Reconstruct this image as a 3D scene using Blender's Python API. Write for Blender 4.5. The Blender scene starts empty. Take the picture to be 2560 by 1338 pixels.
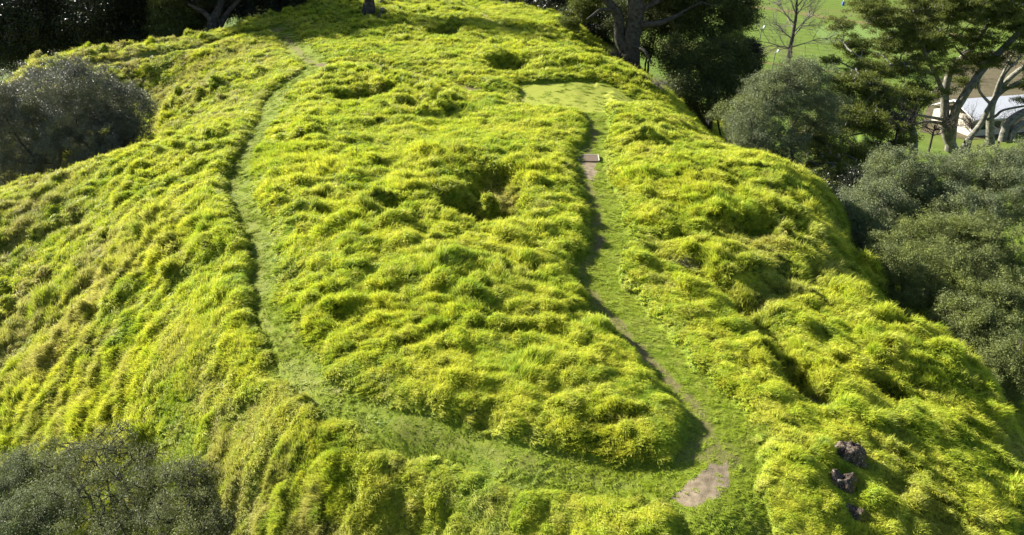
import bpy, math, random
import numpy as np
from mathutils import Vector, Matrix
# ------------------------------------------------------------------ camera, world, sun, exposure
SC = bpy.context.scene
COL = SC.collection
PITCH = math.radians(26.0); F = 1970.0; CH = 13.5
cd = bpy.data.cameras.new('camera'); cam = bpy.data.objects.new('camera', cd); COL.objects.link(cam)
cd.sensor_width = 36.0; cd.lens = F / 2560.0 * 36.0; cd.clip_end = 6000; cd.clip_start = 0.5
cam.location = (0, 0, CH); cam.rotation_euler = (math.pi / 2 - PITCH, 0, 0)
SC.camera = cam
SUN_EL = math.radians(28.5); SUN_AZ = math.radians(33)      # azimuth: from the left, turned this much behind
to_sun = Vector((-math.cos(SUN_AZ) * math.cos(SUN_EL), math.sin(SUN_AZ) * math.cos(SUN_EL), math.sin(SUN_EL)))
w = bpy.data.worlds.new('World'); SC.world = w; w.use_nodes = True
nt = w.node_tree; bg = nt.nodes['Background']; sky = nt.nodes.new('ShaderNodeTexSky')
sky.sky_type = 'NISHITA'; sky.sun_disc = False; sky.sun_elevation = SUN_EL; sky.sun_rotation = math.radians(303)
nt.links.new(sky.outputs[0], bg.inputs[0]); bg.inputs[1].default_value = 0.05
sd = bpy.data.lights.new('sun', 'SUN'); sd.energy = 5.0; sd.angle = math.radians(0.5); sd.color = (1.0, 0.95, 0.87)
so = bpy.data.objects.new('sun', sd); COL.objects.link(so); so.rotation_euler = to_sun.to_track_quat('Z', 'Y').to_euler()
so.location = (-60, 40, 60)
SC.view_settings.view_transform = 'Standard'; SC.view_settings.look = 'None'
SC.view_settings.exposure = 1.6; SC.view_settings.gamma = 1.0
SC.render.resolution_x = 1024; SC.render.resolution_y = 535
SC.cycles.transparent_max_bounces = 8; SC.cycles.max_bounces = 5; SC.cycles.diffuse_bounces = 2
# ------------------------------------------------------------------ helpers
CP, SP = math.cos(PITCH), math.sin(PITCH)
def ray(px, py):
    a = (px - 1280) / F; b = (669 - py) / F
    return (a, CP + b * SP, -SP + b * CP)
def at_z(px, py, z):
    d = ray(px, py); t = (z - CH) / d[2]
    return (d[0] * t, d[1] * t, z)
def at_y(px, py, Y):
    d = ray(px, py); t = Y / d[1]
    return Vector((d[0] * t, Y, CH + d[2] * t))
def mpp(Y, z):                       # metres per photo pixel
    return (Y * CP + (CH - z) * SP) / F
rs = np.random.RandomState(7)
TAB = rs.rand(8, 256, 256)
def vnoise(x, y, k=0):
    xi = np.floor(x).astype(int); yi = np.floor(y).astype(int); fx = x - xi; fy = y - yi
    fx = fx * fx * (3 - 2 * fx); fy = fy * fy * (3 - 2 * fy); t = TAB[k % 8]
    xo, yo = 37 * k, 91 * k
    g = lambda a, b: t[(xi + a + xo) & 255, (yi + b + yo) & 255]
    return ((g(0, 0) * (1 - fx) + g(1, 0) * fx) * (1 - fy) + (g(0, 1) * (1 - fx) + g(1, 1) * fx) * fy) * 2 - 1
def fbm(x, y, k=0, o=3):
    r = 0; a = 1.0
    for i in range(o): r = r + a * vnoise(x * 2 ** i, y * 2 ** i, k + i); a *= 0.5
    return r / 1.75
def sstep(a, b, x):
    t = np.clip((x - a) / (b - a), 0, 1); return t * t * (3 - 2 * t)
# ------------------------------------------------------------------ terrain
ctrl = [at_z(*c) for c in [
    (640, 650, 0), (583, 470, 0), (655, 310, 0.0), (750, 195, 0), (760, 140, .1), (720, 85, .2), (650, 760, 0), (800, 980, 0),
    (1000, 1065, 0), (1300, 1150, 0), (1650, 1210, 0), (1800, 1280, .0), (1790, 1050, 0), (1650, 920, 0), (1500, 720, 0), (1500, 560, 0),
    (1475, 400, 0), (1480, 280, 0), (1480, 225, 0), (1100, 700, .7), (900, 500, .5), (1300, 400, .35), (1000, 330, .35), (1200, 900, .4),
    (1500, 1000, .25), (800, 700, .3), (1050, 200, .3), (1300, 120, .2), (1000, 100, .4), (930, 35, .6), (1200, 30, .5), (1300, 250, .1),
    (1700, 500, 0), (1800, 700, -.3), (1950, 900, -.6), (1950, 1150, -.3), (2000, 1330, -.6), (2300, 1330, -1.4), (2560, 1330, -2.4), (2110, 1180, -.5),
    (1450, 85, -.2), (1620, 210, -1.1), (1890, 410, -1.9), (2130, 520, -2.7), (2180, 680, -2.8), (2380, 880, -3.3), (2540, 1010, -3.9), (2300, 1000, -1.8),
    (2000, 600, -1.2), (2100, 800, -1.4), (1800, 400, -.7), (1600, 300, -.2),
    (400, 560, -1.0), (200, 520, -2.3), (0, 500, -3.4), (420, 360, -2.7), (500, 330, -1.8), (200, 440, -2.8), (0, 600, -3.6), (0, 900, -6.2), (300, 900, -3.2), (300, 700, -2.1),
    (500, 900, -1.4), (0, 1338, -8.5), (300, 1338, -6.6), (640, 1338, -3.3), (1000, 1338, -1.9), (1400, 1338, -.9), (640, 1100, -1.6), (300, 1100, -4.6), (700, 1200, -1.7), (900, 960, .12), (1000, 1000, .12), (1120, 1020, .2), (900, 1025, 0), (740, 905, 0), (850, 850, .2), (690, 840, 0), (1000, 860, .4), (850, 1080, -.5), (760, 1040, -.5), (1000, 1200, -1.0),
    (460, 290, -2.9), (540, 230, -1.9), (620, 200, -1.1), (560, 105, -.4), (440, 138, -.9), (330, 152, -1.3), (230, 165, -1.8), (0, 190, -1.9), (600, 150, -1.0), (400, 220, -3.0), (600, 78, .1), (700, 50, .4), (800, 18, .6), (860, 2, .6), (440, 122, -.7), (300, 140, -1.4),
]]
ctrl += [(-31, 50, -7.5), (-27.5, 54, -5.5), (-38, 52, -9), (-45, 60, -7), (-30, 60, -6.2), (-45, 40, -7.5), (-36, 46, -6.5), (-50, 25, -13), (-30, 10, -11), (-10, 12, -5.5), (-10, 0, -8),
         (5, 12, -1.8), (15, 10, -3), (0, 0, -5), (25, 5, -8), (30, 15, -10), (0, -30, -12), (-40, -30, -18), (40, -30, -18),
         (25, 24, -11.5), (32, 24, -15), (24, 32, -10), (30, 34, -14), (25, 42, -11), (31, 42, -14.5), (19.8, 40, -5.4), (18.8, 33, -5.8), (18.5, 28, -6.2), (20.2, 24, -6.9), (17.8, 48, -4.6), (23, 50, -9.5), (30, 55, -14), (19, 62, -8), (26, 66, -13), (16, 74, -7), (24, 80, -12),
         (13, 84, -5), (20, 92, -11), (10, 92, -2.5), (14, 102, -7), (40, 40, -18), (40, 60, -18.5), (36, 80, -17.5), (34, 100, -17),
         (-33, 86, -2.4), (-50, 85, -5), (-36, 98, -5), (-50, 100, -12), (-45, 115, -17), (-25, 92, -.2), (-16, 100, .4), (-24, 104, -1.2), (-10, 112, -.8), (-4, 100, .2), (0, 115, -2), (5, 105, -1.5), (-20, 120, -10), (0, 130, -9),
         (-70, 40, -18), (-70, 70, -16), (-70, 100, -18), (20, 125, -17), (-20, 145, -19), (60, 20, -19), (60, 60, -20), (60, 100, -20), (40, 130, -20), (-70, 0, -20), (70, -20, -20), (-60, 130, -20)]
CT = np.array(ctrl)
def U(r2): return np.where(r2 > 1e-9, 0.5 * r2 * np.log(r2 + 1e-12), 0)
n = len(CT); sc_ = 30.0; cx = CT[:, 0] / sc_; cy = CT[:, 1] / sc_
K = U((cx[:, None] - cx) ** 2 + (cy[:, None] - cy) ** 2) + np.eye(n) * 0.0008
Pm = np.c_[np.ones(n), cx, cy]; A = np.zeros((n + 3, n + 3)); A[:n, :n] = K; A[:n, n:] = Pm; A[n:, :n] = Pm.T
W = np.linalg.solve(A, np.r_[CT[:, 2], 0, 0, 0])
def T(x, y):
    x = np.atleast_1d(np.asarray(x, float)); y = np.atleast_1d(np.asarray(y, float))
    sh = x.shape; xf = x.ravel(); yf = y.ravel(); out = np.empty(len(xf))
    for i in range(0, len(xf), 60000):
        a = xf[i:i + 60000] / sc_; b = yf[i:i + 60000] / sc_
        a_ = np.clip(a, -3.4, 3.4); b_ = np.clip(b, -2, 6)
        out[i:i + 60000] = U((a_[:, None] - cx) ** 2 + (b_[:, None] - cy) ** 2) @ W[:n] + W[n] + W[n + 1] * a_ + W[n + 2] * b_
    out = out - .075 * np.clip(xf - 12.5, 0, 9) ** 1.5 * sstep(10, 20, yf) * (1 - sstep(60, 75, yf)) * (1 - sstep(20, 28, xf))
    far = sstep(42, 62, np.abs(xf)); far = np.maximum(far, sstep(118, 150, yf)); far = np.maximum(far, sstep(-5, -40, yf) if False else 1 - sstep(-40, -5, yf))
    return (out * (1 - far) - 20 * far).reshape(sh)
def hit(px, py, zo=0.0):             # where the view ray meets the smooth hill
    d = ray(px, py); ts = np.exp(np.linspace(math.log(12), math.log(400), 900)); X = d[0] * ts; Y = d[1] * ts; Z = CH + d[2] * ts
    k = np.argmax(Z < T(X, Y) + zo)
    lo, hi = ts[max(k - 1, 0)], ts[k]
    for _ in range(12):
        m = (lo + hi) / 2
        if CH + d[2] * m < T(d[0] * m, d[1] * m)[0] + zo: hi = m
        else: lo = m
    return (d[0] * hi, d[1] * hi)
def smooth_line(pts, n_=5):
    pts = np.array(pts, float); out = []
    for i in range(len(pts) - 1):
        p0 = pts[max(i - 1, 0)]; p1 = pts[i]; p2 = pts[i + 1]; p3 = pts[min(i + 2, len(pts) - 1)]
        for k in range(n_):
            t = k / n_
            out.append(0.5 * ((2 * p1) + (-p0 + p2) * t + (2 * p0 - 5 * p1 + 4 * p2 - p3) * t * t + (-p0 + 3 * p1 - 3 * p2 + p3) * t ** 3))
    out.append(pts[-1]); return np.array(out)
def line(pxs): return smooth_line([hit(a, b) for a, b in pxs])
def dist(x, y, L, signed=False):     # distance to a polyline, parameter along it, and side
    bd = np.full(x.shape, 1e9); bs = np.zeros(x.shape); bt = np.zeros(x.shape)
    m = (x > L[:, 0].min() - 8) & (x < L[:, 0].max() + 8) & (y > L[:, 1].min() - 8) & (y < L[:, 1].max() + 8)
    xs = x[m]; ys = y[m]; d0 = bd[m]; s0 = bs[m]; t0 = bt[m]; N = len(L) - 1
    for i in range(N):
        ax, ay = L[i]; bx, by = L[i + 1]; ex, ey = bx - ax, by - ay; q = ex * ex + ey * ey + 1e-9
        t = np.clip(((xs - ax) * ex + (ys - ay) * ey) / q, 0, 1); qx = xs - ax - t * ex; qy = ys - ay - t * ey
        d = np.hypot(qx, qy); c = d < d0; d0 = np.where(c, d, d0); s0 = np.where(c, np.sign(ex * qy - ey * qx), s0); t0 = np.where(c, (i + t) / N, t0)
    bd[m] = d0; bs[m] = s0; bt[m] = t0
    return bd, bs, bt
def in_poly(x, y, P):
    r = np.zeros(x.shape, bool); j = len(P) - 1
    for i in range(len(P)):
        xi, yi = P[i]; xj, yj = P[j]
        c = ((yi > y) != (yj > y)) & (x < (xj - xi) * (y - yi) / (yj - yi + 1e-12) + xi); r ^= c; j = i
    return r
L_LEFT = line([(700, 72), (728, 100), (748, 130), (790, 160), (770, 185), (715, 220), (678, 262), (662, 310), (628, 365), (600, 420), (592, 470), (615, 520), (645, 580), (655, 640), (656, 700), (664, 760), (695, 840), (745, 915), (815, 975), (890, 1018), (1000, 1058), (1150, 1105), (1300, 1145), (1450, 1175), (1600, 1195), (1720, 1190), (1790, 1150)])
L_RIGHT = line([(1490, 225), (1490, 280), (1492, 330), (1478, 370), (1477, 440), (1500, 480), (1522, 560), (1515, 620), (1492, 680), (1520, 740), (1562, 790), (1610, 845), (1680, 915), (1750, 980), (1800, 1050), (1805, 1120), (1795, 1180), (1810, 1250), (1820, 1338), (1830, 1420)])
L_BARE = line([(1478, 300), (1482, 345), (1472, 380), (1472, 440), (1484, 480), (1498, 560), (1492, 610), (1462, 680), (1490, 740), (1545, 800), (1590, 860), (1650, 915), (1720, 985), (1768, 1050), (1775, 1120)])
L_BARE2 = line([(715, 90), (738, 120), (770, 150), (790, 162)]); L_BARE3 = line([(1000, 1050), (1150, 1096), (1300, 1140), (1450, 1180), (1600, 1205)])
L_BARE4 = line([(655, 290), (620, 370), (590, 420), (578, 470), (603, 520), (638, 580), (645, 680), (660, 780), (700, 860), (780, 950)])
L_TRACK = line([(800, 160), (860, 163), (930, 166), (1010, 182), (1080, 202), (1150, 218), (1210, 235), (1290, 246)])
L_TOP = line([(1150, 5), (1185, 25), (1215, 45), (1250, 62), (1285, 82)])
L_RIM = line([(700, 72), (650, 82), (560, 100), (480, 124), (400, 140), (330, 152), (260, 166)])
L_GUL = line([(1640, 655), (1720, 680), (1800, 722), (1880, 765), (1925, 850), (1975, 930), (2030, 990)])
L_GUL2 = line([(1880, 765), (1950, 715), (2030, 695), (2110, 655)])
L_GUL3 = line([(1640, 610), (1720, 610), (1800, 608), (1870, 600), (1950, 575)])
P_LAWN = np.array([hit(a, b) for a, b in [(1298, 210), (1490, 207), (1545, 225), (1600, 264), (1540, 274), (1480, 280), (1400, 276), (1298, 270)]])
P_DIRT = np.array([hit(1750 + (a - 1750) * 1.12, 1220 + (b - 1220) * 1.12, -.2) for a, b in [(1806, 1166), (1790, 1174), (1768, 1166), (1752, 1188), (1728, 1200), (1712, 1222), (1688, 1236), (1680, 1250), (1712, 1262), (1738, 1268), (1765, 1250), (1795, 1248), (1800, 1232), (1818, 1218), (1812, 1190)]])
P_DIRT2 = np.array([hit(a, b) for a, b in [(1449, 386), (1494, 386), (1490, 405), (1489, 428), (1480, 446), (1464, 440), (1452, 412)]])
PITS = [(1200, 522, 2.7, 2.5, 3.1), (1235, 462, 2.2, 2.2, 1.4), (900, 250, 2.1, 1.8, 1.6), (960, 240, 2.0, 1.6, .8), (1265, 172, 2.1, 2.4, 1.8), (1110, 84, 2.1, 3.2, 1.8), (2215, 985, .9, .9, 1.9), (1890, 590, 1.1, .9, .45),
        (1850, 470, .9, 1.5, .4), (1550, 1065, .7, .5, .3), (1235, 1045, .5, .5, .4), (2000, 960, .6, .8, .35), (860, 812, .5, .5, .3), (740, 700, .45, .5, .3), (700, 455, .6, .7, .3), (410, 490, .6, .5, .4), (110, 600, 1.2, 1.0, .5), (170, 570, 1.0, 1.0, .5), (40, 620, 1.0, 1.0, .5)]
PITW = [(hit(a, b), rx, ry, dp) for a, b, rx, ry, dp in PITS]
def tuss(x, y, cell, k, h0, h1, ang, spread, along, across, pw=1.4):
    xi = np.floor(x / cell).astype(int); yi = np.floor(y / cell).astype(int); out = np.zeros(x.shape)
    for dx in (-1, 0, 1):
        for dy in (-1, 0, 1):
            a = (xi + dx) & 255; b = (yi + dy) & 255
            g = lambda i: TAB[(k + i) % 8, (a + 53 * i) & 255, (b + 29 * i) & 255]
            px = (xi + dx + 0.1 + 0.8 * g(0)) * cell; py = (yi + dy + 0.1 + 0.8 * g(1)) * cell
            th = ang + (g(2) - .5) * spread; c = np.cos(th); s = np.sin(th); ux = x - px; uy = y - py
            sa = cell * along * (0.6 + 0.7 * g(3)); sb = cell * across * (0.6 + 0.7 * g(4))
            r2 = ((ux * c + uy * s) / sa) ** 2 + ((-ux * s + uy * c) / sb) ** 2
            h = (h0 + (h1 - h0) * g(5) ** pw) * np.clip(1 - r2, 0, 1) ** 0.65
            out = np.maximum(out, h)
    return out
def surface(x, y):
    z = T(x, y)
    dl, sl, tl = dist(x, y, L_LEFT); dr, sr, tr = dist(x, y, L_RIGHT); db = dist(x, y, L_BARE)[0]
    dt = dist(x, y, L_TRACK)[0]; dtop = dist(x, y, L_TOP)[0]; drim = dist(x, y, L_RIM)[0]
    wob = 0.20 * vnoise(x * 1.1, y * 1.1, 3) + 0.11 * vnoise(x * 3.3, y * 3.3, 4) + .05 * vnoise(x * 8, y * 8, 2)
    wl = 0.52 - .12 * (1 - sstep(24, 32, y)) + .5 * np.clip((y - 42) / 25, 0, 1) + 0.05 * sstep(.75, .92, tl) + .3 * sstep(.92, 1, tl) + .25 * sstep(.12, .0, tl) * 0; wr = 0.72 + 0.25 * sstep(.6, .8, tr) + .15 * sstep(.25, .4, tr) * (1 - sstep(.55, .65, tr))
    nl = dl + wob - wl; nr = dr + wob - wr
    lawn = in_poly(x + wob * .4, y + wob * .4, P_LAWN); dlw = np.where(lawn, 0, dist(x, y, np.r_[P_LAWN, P_LAWN[:1]])[0] + wob)
    # slope toward the lawn: soft border approximated with the polygon test only
    npth = np.minimum(np.minimum(nl, nr), dlw); nsoft = np.minimum(npth, np.minimum(dt, np.minimum(drim, dtop)) - .3)
    mown = 1 - sstep(0.0, 0.22, npth); mown = np.where(lawn, 1.0, mown)
    track = 1 - sstep(.32, .6, dt + wob * 1.2); topt = 1 - sstep(.18, .45, dtop + wob * .6); rim = 1 - sstep(.4, .7, drim + wob)
    bl = sstep(0.0, .6, npth)
    z = z - .15 * (1 - bl) * np.clip(1.7 - y / 45, .1, 1)
    # banks on the uphill (left) side of each path
    B = np.interp(tr, [0, .08, .14, .25, .33, .42, .5, .6, .68, .75, .8, .9, 1], [.25, .75, .35, .35, .75, .9, .45, .3, .35, .35, .3, .05, 0])
    B = B * .8; left = (sr > 0)
    z = z + np.where(left, B * sstep(0, .45, nr) * np.exp(-np.clip(nr, 0, 9) / 2.6), .08 * sstep(0, .8, nr) * np.exp(-np.clip(nr, 0, 9) / 2.))
    Bl = np.interp(tl, [0, .2, .3, .36, .45, .5, .6, .75, .85, .95, 1], [.0, .05, .12, .2, .1, .15, .1, .0, .05, .05, 0])
    outer = (sl < 0)
    z = z + np.where(outer, Bl * sstep(0, .4, nl) * np.exp(-np.clip(nl, 0, 9) / 1.2), 0)
    Bi = np.interp(tl, [0, .7, .78, .9, .95, 1], [0, 0, .05, .08, .05, 0])
    z = z + np.where(~outer, Bi * sstep(0, .6, nl) * np.exp(-np.clip(nl, 0, 9) / 2.0), 0)
    z = z - .12 * topt - .0 * track - .1 * rim
    dry = np.zeros(x.shape); pitb = np.zeros(x.shape); pitm = np.zeros(x.shape)
    for (qx, qy), rx, ry, dp in PITW:
        m = (np.abs(x - qx) < rx * 1.8) & (np.abs(y - qy) < ry * 1.8)
        if not m.any(): continue
        ang_n = .22 * vnoise(x[m] * .9, y[m] * .9, 5) + .1 * vnoise(x[m] * 2.5, y[m] * 2.5, 6)
        r = np.hypot((x[m] - qx) / rx, (y[m] - qy) / ry) + ang_n
        z[m] -= dp * (1 - sstep(.45, 1.0, r)) * (.85 + .15 * vnoise(x[m] * 1.3, y[m] * 1.3, 2))
        dry[m] = np.maximum(dry[m], (1 - sstep(.2, 1.0, r)) * min(dp * .8, 1) * (x[m] > qx - .3 * rx))
        pitm[m] = np.maximum(pitm[m], (1 - sstep(.7, 1.1, r)) * (dp > 1.2))
        if dp > 2.6: pitb[m] = .85 * (1 - sstep(.3, .8, r)) * (x[m] > qx - .1 * rx)
    for L, wd, dp in ((L_GUL, .55, .65), (L_GUL2, .5, .45), (L_GUL3, .5, .4)):
        d = dist(x, y, L)[0] + wob * 1.5; z = z - dp * (1 - sstep(.1, wd * 2.2, d)); dry = np.maximum(dry, .25 * (1 - sstep(.1, 1.3, d)))
    soft = np.maximum(np.maximum(mown, track), np.maximum(topt, rim))
    near = 1 - soft
    hill = 1 - sstep(120, 150, np.hypot(x, y)); hill = hill * (1 - sstep(45, 60, np.abs(x)))
    steep = sstep(-.3, -2.6, T(x, y)) * 0 + np.clip(-(T(x, y)) / 3, 0, 1) * (x < 0)
    wx = x + .35 * vnoise(x * .8, y * .8, 1) + .2 * vnoise(x * 2.1, y * 2.1, 2) + .07 * vnoise(x * 5.3, y * 5.3, 0); wy = y + .35 * vnoise(x * .8 + 9, y * .8, 6) + .2 * vnoise(x * 2.1 + 9, y * 2.1, 5) + .07 * vnoise(x * 5.3, y * 5.3 + 4, 3)
    ang = .15 * np.pi * vnoise(x * .12, y * .12, 7) + np.clip(steep * 2.2, 0, 1) * 1.15
    rough = .62 + .5 * vnoise(x * .16, y * .16, 0) + .3 * np.clip(vnoise(x * .5, y * .5, 4), 0, 1)
    rough = np.clip(rough + .08 * (x > 9) + .15 * steep, .25, 1.15)
    edge2 = sstep(-.05, .7, np.minimum(nsoft, 9)); edge2 = np.where(lawn, 0, edge2)
    edge = sstep(-.05, 1.5 + .9 * np.clip((y - 35) / 25, 0, 1.6) * (1 - sstep(4, 8, x)), np.minimum(nsoft, 9)); edge = np.where(lawn, 0, edge)
    rk = np.ones(x.shape)
    for a_, b_, r_ in ROCKS: rk = np.minimum(rk, sstep(r_ * .7, r_ * 1.8, np.hypot(x - a_, y - b_)))
    edge = edge * rk * (1 - .75 * pitm); edge2 = edge2 * (.55 + .45 * rk); rough = rough * (.3 + .7 * rk)
    rb = sstep(-17, -21, x) if False else 1 - sstep(-21, -17, x); rb = rb * sstep(50, 57, y) * (1 - sstep(82, 88, y))
    rg = lambda u, v, k: (1 - np.abs(vnoise(u, v, k) * 1.25)).clip(0, 1) ** 2.2
    wB = np.clip(np.maximum(steep * 2.2, rb), 0, 1); bx = wx * .48 + wy * .88; by = -wx * .88 + wy * .48
    rA = rg(wx * .55, wy * 1.0, 1) * .6 + rg(wx * 1.25 + 5, wy * 2.1, 2) * .4; rB = rg(bx * .45, by * 1.15, 3) * .6 + rg(bx * 1.1 + 5, by * 2.4, 4) * .4
    ridge = (rA * (1 - wB) + rB * wB) * (.55 + .6 * np.clip(.5 + vnoise(x * .4, y * .4, 6), 0, 1))
    amp_ = .44 + .70 * sstep(22, 40, y) + .6 * rb
    t1 = amp_ * (.5 * tuss(wx, wy, 1.15, 0, .0, 1.05, ang, 1.5, .80, .36, 2.8) + .36 * ridge); t2 = tuss(wx + 31, wy + 11, .60, 3, .0, .47, ang, 2.2, .85, .46, 2.6); t3 = tuss(wx + 7, wy + 3, .26, 5, 0, .09, ang, 3.14, .9, .6)
    und = .26 * fbm(x * .25, y * .25, 2, 2) + .10 * vnoise(x * .8, y * .8, 3)
    z = z + hill * near * (rough * (t1 * (.3 + .7 * edge) + t2 * (.4 + .6 * edge) * (.6 + .4 * sstep(22, 38, y))) + t3 + und * edge * .8 + .05) + .012 * soft * vnoise(x * 5, y * 5, 1)
    bare = np.maximum.reduce([.9 * (1 - sstep(.08, .34, db + wob * .7)) * (.7 + .3 * vnoise(x * .5, y * .5, 1)), .6 * (1 - sstep(.1, .5, dist(x, y, L_BARE2)[0])), .25 * (1 - sstep(.02, .3, dist(x, y, L_BARE3)[0] + wob)), .25 * (1 - sstep(.02, .35, dist(x, y, L_BARE4)[0] + wob)), track * .9, topt * .95, rim * .75])
    bare = np.maximum(bare, .5 * (1 - sstep(.3, 1.0, np.hypot(x - hit_j[0], (y - hit_j[1]) * .8) + wob * 3)))
    bare = np.maximum(bare, pitb)
    dirt = in_poly(x + wob * .45, y + wob * .45, P_DIRT) | in_poly(x + wob * .15, y, P_DIRT2)
    z = np.where(dirt & (in_poly(x, y, P_DIRT2)), z - .0, z)
    dry = np.clip(dry + .35 * rb * np.clip(.6 + vnoise(x * 1.1, y * 1.1, 2), 0, 1) + .95 * np.clip(steep * 1.3, 0, 1) * np.clip(.42 + .45 * vnoise(x * .28, y * .28, 1) + .6 * vnoise(x * 1.1, y * 1.1, 2) + .4 * vnoise(x * 3.1, y * 3.1, 3), 0, 1) + .6 * sstep(8, 11, x) * (y < 50) * np.clip(.15 + vnoise(x * .3, y * .3, 5) + .4 * vnoise(x, y, 2), 0, 1) + .45 * np.clip(vnoise(x * .7, y * .7, 6) - .35, 0, 1) + .5 * np.clip(vnoise(x * 1.9, y * 1.9, 7) - .25, 0, 1), 0, 1)
    return z, mown, bare, dirt, dry, lawn, soft, edge2 * (.45 + .55 * edge), t2
hit_j = hit(1775, 1115); ROCKS = [(*hit(2118, 1158), .5), (*hit(2100, 1222), .45), (*hit(2130, 1290), .35)]
def mesh_from(name, V, Fq, mat, parent=None, smooth=True, attrs=None):
    me = bpy.data.meshes.new(name); V = np.asarray(V, np.float32); Fq = np.asarray(Fq, np.int32); k = Fq.shape[1]
    me.vertices.add(len(V)); me.vertices.foreach_set('co', V.ravel())
    me.loops.add(Fq.size); me.loops.foreach_set('vertex_index', Fq.ravel())
    me.polygons.add(len(Fq)); me.polygons.foreach_set('loop_start', np.arange(0, Fq.size, k, dtype=np.int32))
    me.polygons.foreach_set('use_smooth', np.full(len(Fq), smooth))
    if attrs:
        for a, v in attrs.items():
            at = me.attributes.new(a, 'FLOAT', 'POINT'); at.data.foreach_set('value', np.asarray(v, np.float32))
    me.update(calc_edges=True); me.validate()
    o = bpy.data.objects.new(name, me); COL.objects.link(o); me.materials.append(mat)
    if parent: o.parent = parent
    return o
def tag(o, label=None, cat=None, group=None, kind=None):
    if label: o['label'] = label
    if cat: o['category'] = cat
    if group: o['group'] = group
    if kind: o['kind'] = kind
    return o
def empty(name, loc, label, cat, group=None):
    o = bpy.data.objects.new(name, None); COL.objects.link(o); o.location = loc; o.empty_display_size = .3
    return tag(o, label, cat, group)
# ------------------------------------------------------------------ materials
class NT:
    def __init__(s, name):
        s.m = bpy.data.materials.new(name); s.m.use_nodes = True; s.t = s.m.node_tree; s.t.nodes.clear(); s.out = s.n('ShaderNodeOutputMaterial')
    def n(s, typ, **kw):
        x = s.t.nodes.new(typ)
        for k, v in kw.items(): setattr(x, k, v)
        return x
    def l(s, a, b): s.t.links.new(a, b)
    def pos(s): return s.n('ShaderNodeNewGeometry').outputs['Position']
    def noise(s, scale, detail=3, vec=None, rough=.55):
        x = s.n('ShaderNodeTexNoise'); x.inputs['Scale'].default_value = scale; x.inputs['Detail'].default_value = detail; x.inputs['Roughness'].default_value = rough
        s.l(vec or s.pos(), x.inputs['Vector']); return x.outputs['Fac']
    def ramp(s, fac, stops):
        x = s.n('ShaderNodeValToRGB'); e = x.color_ramp.elements
        while len(e) < len(stops): e.new(.5)
        for i, (p, c) in enumerate(stops): e[i].position = p; e[i].color = (*c, 1)
        s.l(fac, x.inputs[0]); return x.outputs[0]
    def mix(s, fac, a, b, mode='MIX'):
        x = s.n('ShaderNodeMix', data_type='RGBA', blend_type=mode)
        if isinstance(fac, float): x.inputs[0].default_value = fac
        else: s.l(fac, x.inputs[0])
        for i, c in ((6, a), (7, b)):
            if isinstance(c, tuple): x.inputs[i].default_value = (*c, 1)
            else: s.l(c, x.inputs[i])
        return x.outputs[2]
    def attr(s, name, typ='GEOMETRY'):
        x = s.n('ShaderNodeAttribute', attribute_type=typ, attribute_name=name); return x.outputs['Fac']
    def mul(s, a, k, op='MULTIPLY'):
        x = s.n('ShaderNodeMath', operation=op); s.l(a, x.inputs[0])
        if isinstance(k, (int, float)): x.inputs[1].default_value = k
        else: s.l(k, x.inputs[1])
        return x.outputs[0]
    def bsdf(s, col, rough=.7, spec=.3, bump=None, bs=.5, bd=.02, trans=0, tcol=None):
        p = s.n('ShaderNodeBsdfPrincipled'); p.inputs['Roughness'].default_value = rough; p.inputs['Specular IOR Level'].default_value = spec
        if isinstance(col, tuple): p.inputs['Base Color'].default_value = (*col, 1)
        else: s.l(col, p.inputs['Base Color'])
        if bump:
            b = s.n('ShaderNodeBump'); b.inputs['Strength'].default_value = bs; b.inputs['Distance'].default_value = bd; s.l(bump, b.inputs['Height']); s.l(b.outputs[0], p.inputs['Normal'])
        o = p.outputs[0]
        if trans:
            t = s.n('ShaderNodeBsdfTranslucent'); c = tcol or col
            if isinstance(c, tuple): t.inputs[0].default_value = (*c, 1)
            else: s.l(c, t.inputs[0])
            x = s.n('ShaderNodeMixShader'); x.inputs[0].default_value = trans; s.l(o, x.inputs[1]); s.l(t.outputs[0], x.inputs[2]); o = x.outputs[0]
        s.l(o, s.out.inputs[0]); return s.m
def ground_mat():
    s = NT('hill_turf'); fine = s.noise(26, 4); mid = s.noise(3.2, 3)
    c = s.ramp(fine, [(.3, (.055, .09, .010)), (.7, (.19, .27, .022))])
    c = s.mix(s.mul(mid, .5), c, (.10, .17, .012))
    c = s.mix(s.mul(s.attr('dry'), .7), c, s.ramp(fine, [(.3, (.10, .085, .03)), (.7, (.33, .29, .09))]))
    c = s.mix(s.attr('bare'), c, s.ramp(s.noise(14, 5), [(.35, (.11, .085, .05)), (.7, (.30, .25, .15))]))
    return s.bsdf(c, .9, .1, fine, .8, .05)
def path_mat():
    s = NT('mown_turf'); fine = s.noise(22, 5, rough=.7); mid = s.noise(1.6, 4)
    c = s.ramp(fine, [(.3, (.07, .11, .008)), (.5, (.15, .21, .015)), (.72, (.24, .285, .028))])
    c = s.mix(s.mul(mid, .55), c, (.24, .25, .04))
    c = s.mix(s.attr('bare'), c, s.ramp(s.noise(16, 5), [(.35, (.09, .065, .035)), (.7, (.27, .21, .12))]))
    return s.bsdf(c, .9, .1, s.noise(40, 3), .9, .03)
def lawn_mat():
    s = NT('lawn_turf'); fine = s.noise(22, 5, rough=.7); mid = s.noise(.9, 4)
    c = s.ramp(fine, [(.3, (.19, .25, .03)), (.7, (.33, .38, .05))])
    c = s.mix(s.mul(mid, .7), c, (.32, .30, .055))
    c = s.mix(s.attr('bare'), c, (.2, .19, .06))
    return s.bsdf(c, .9, .1, s.noise(40, 3), .8, .03)
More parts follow.
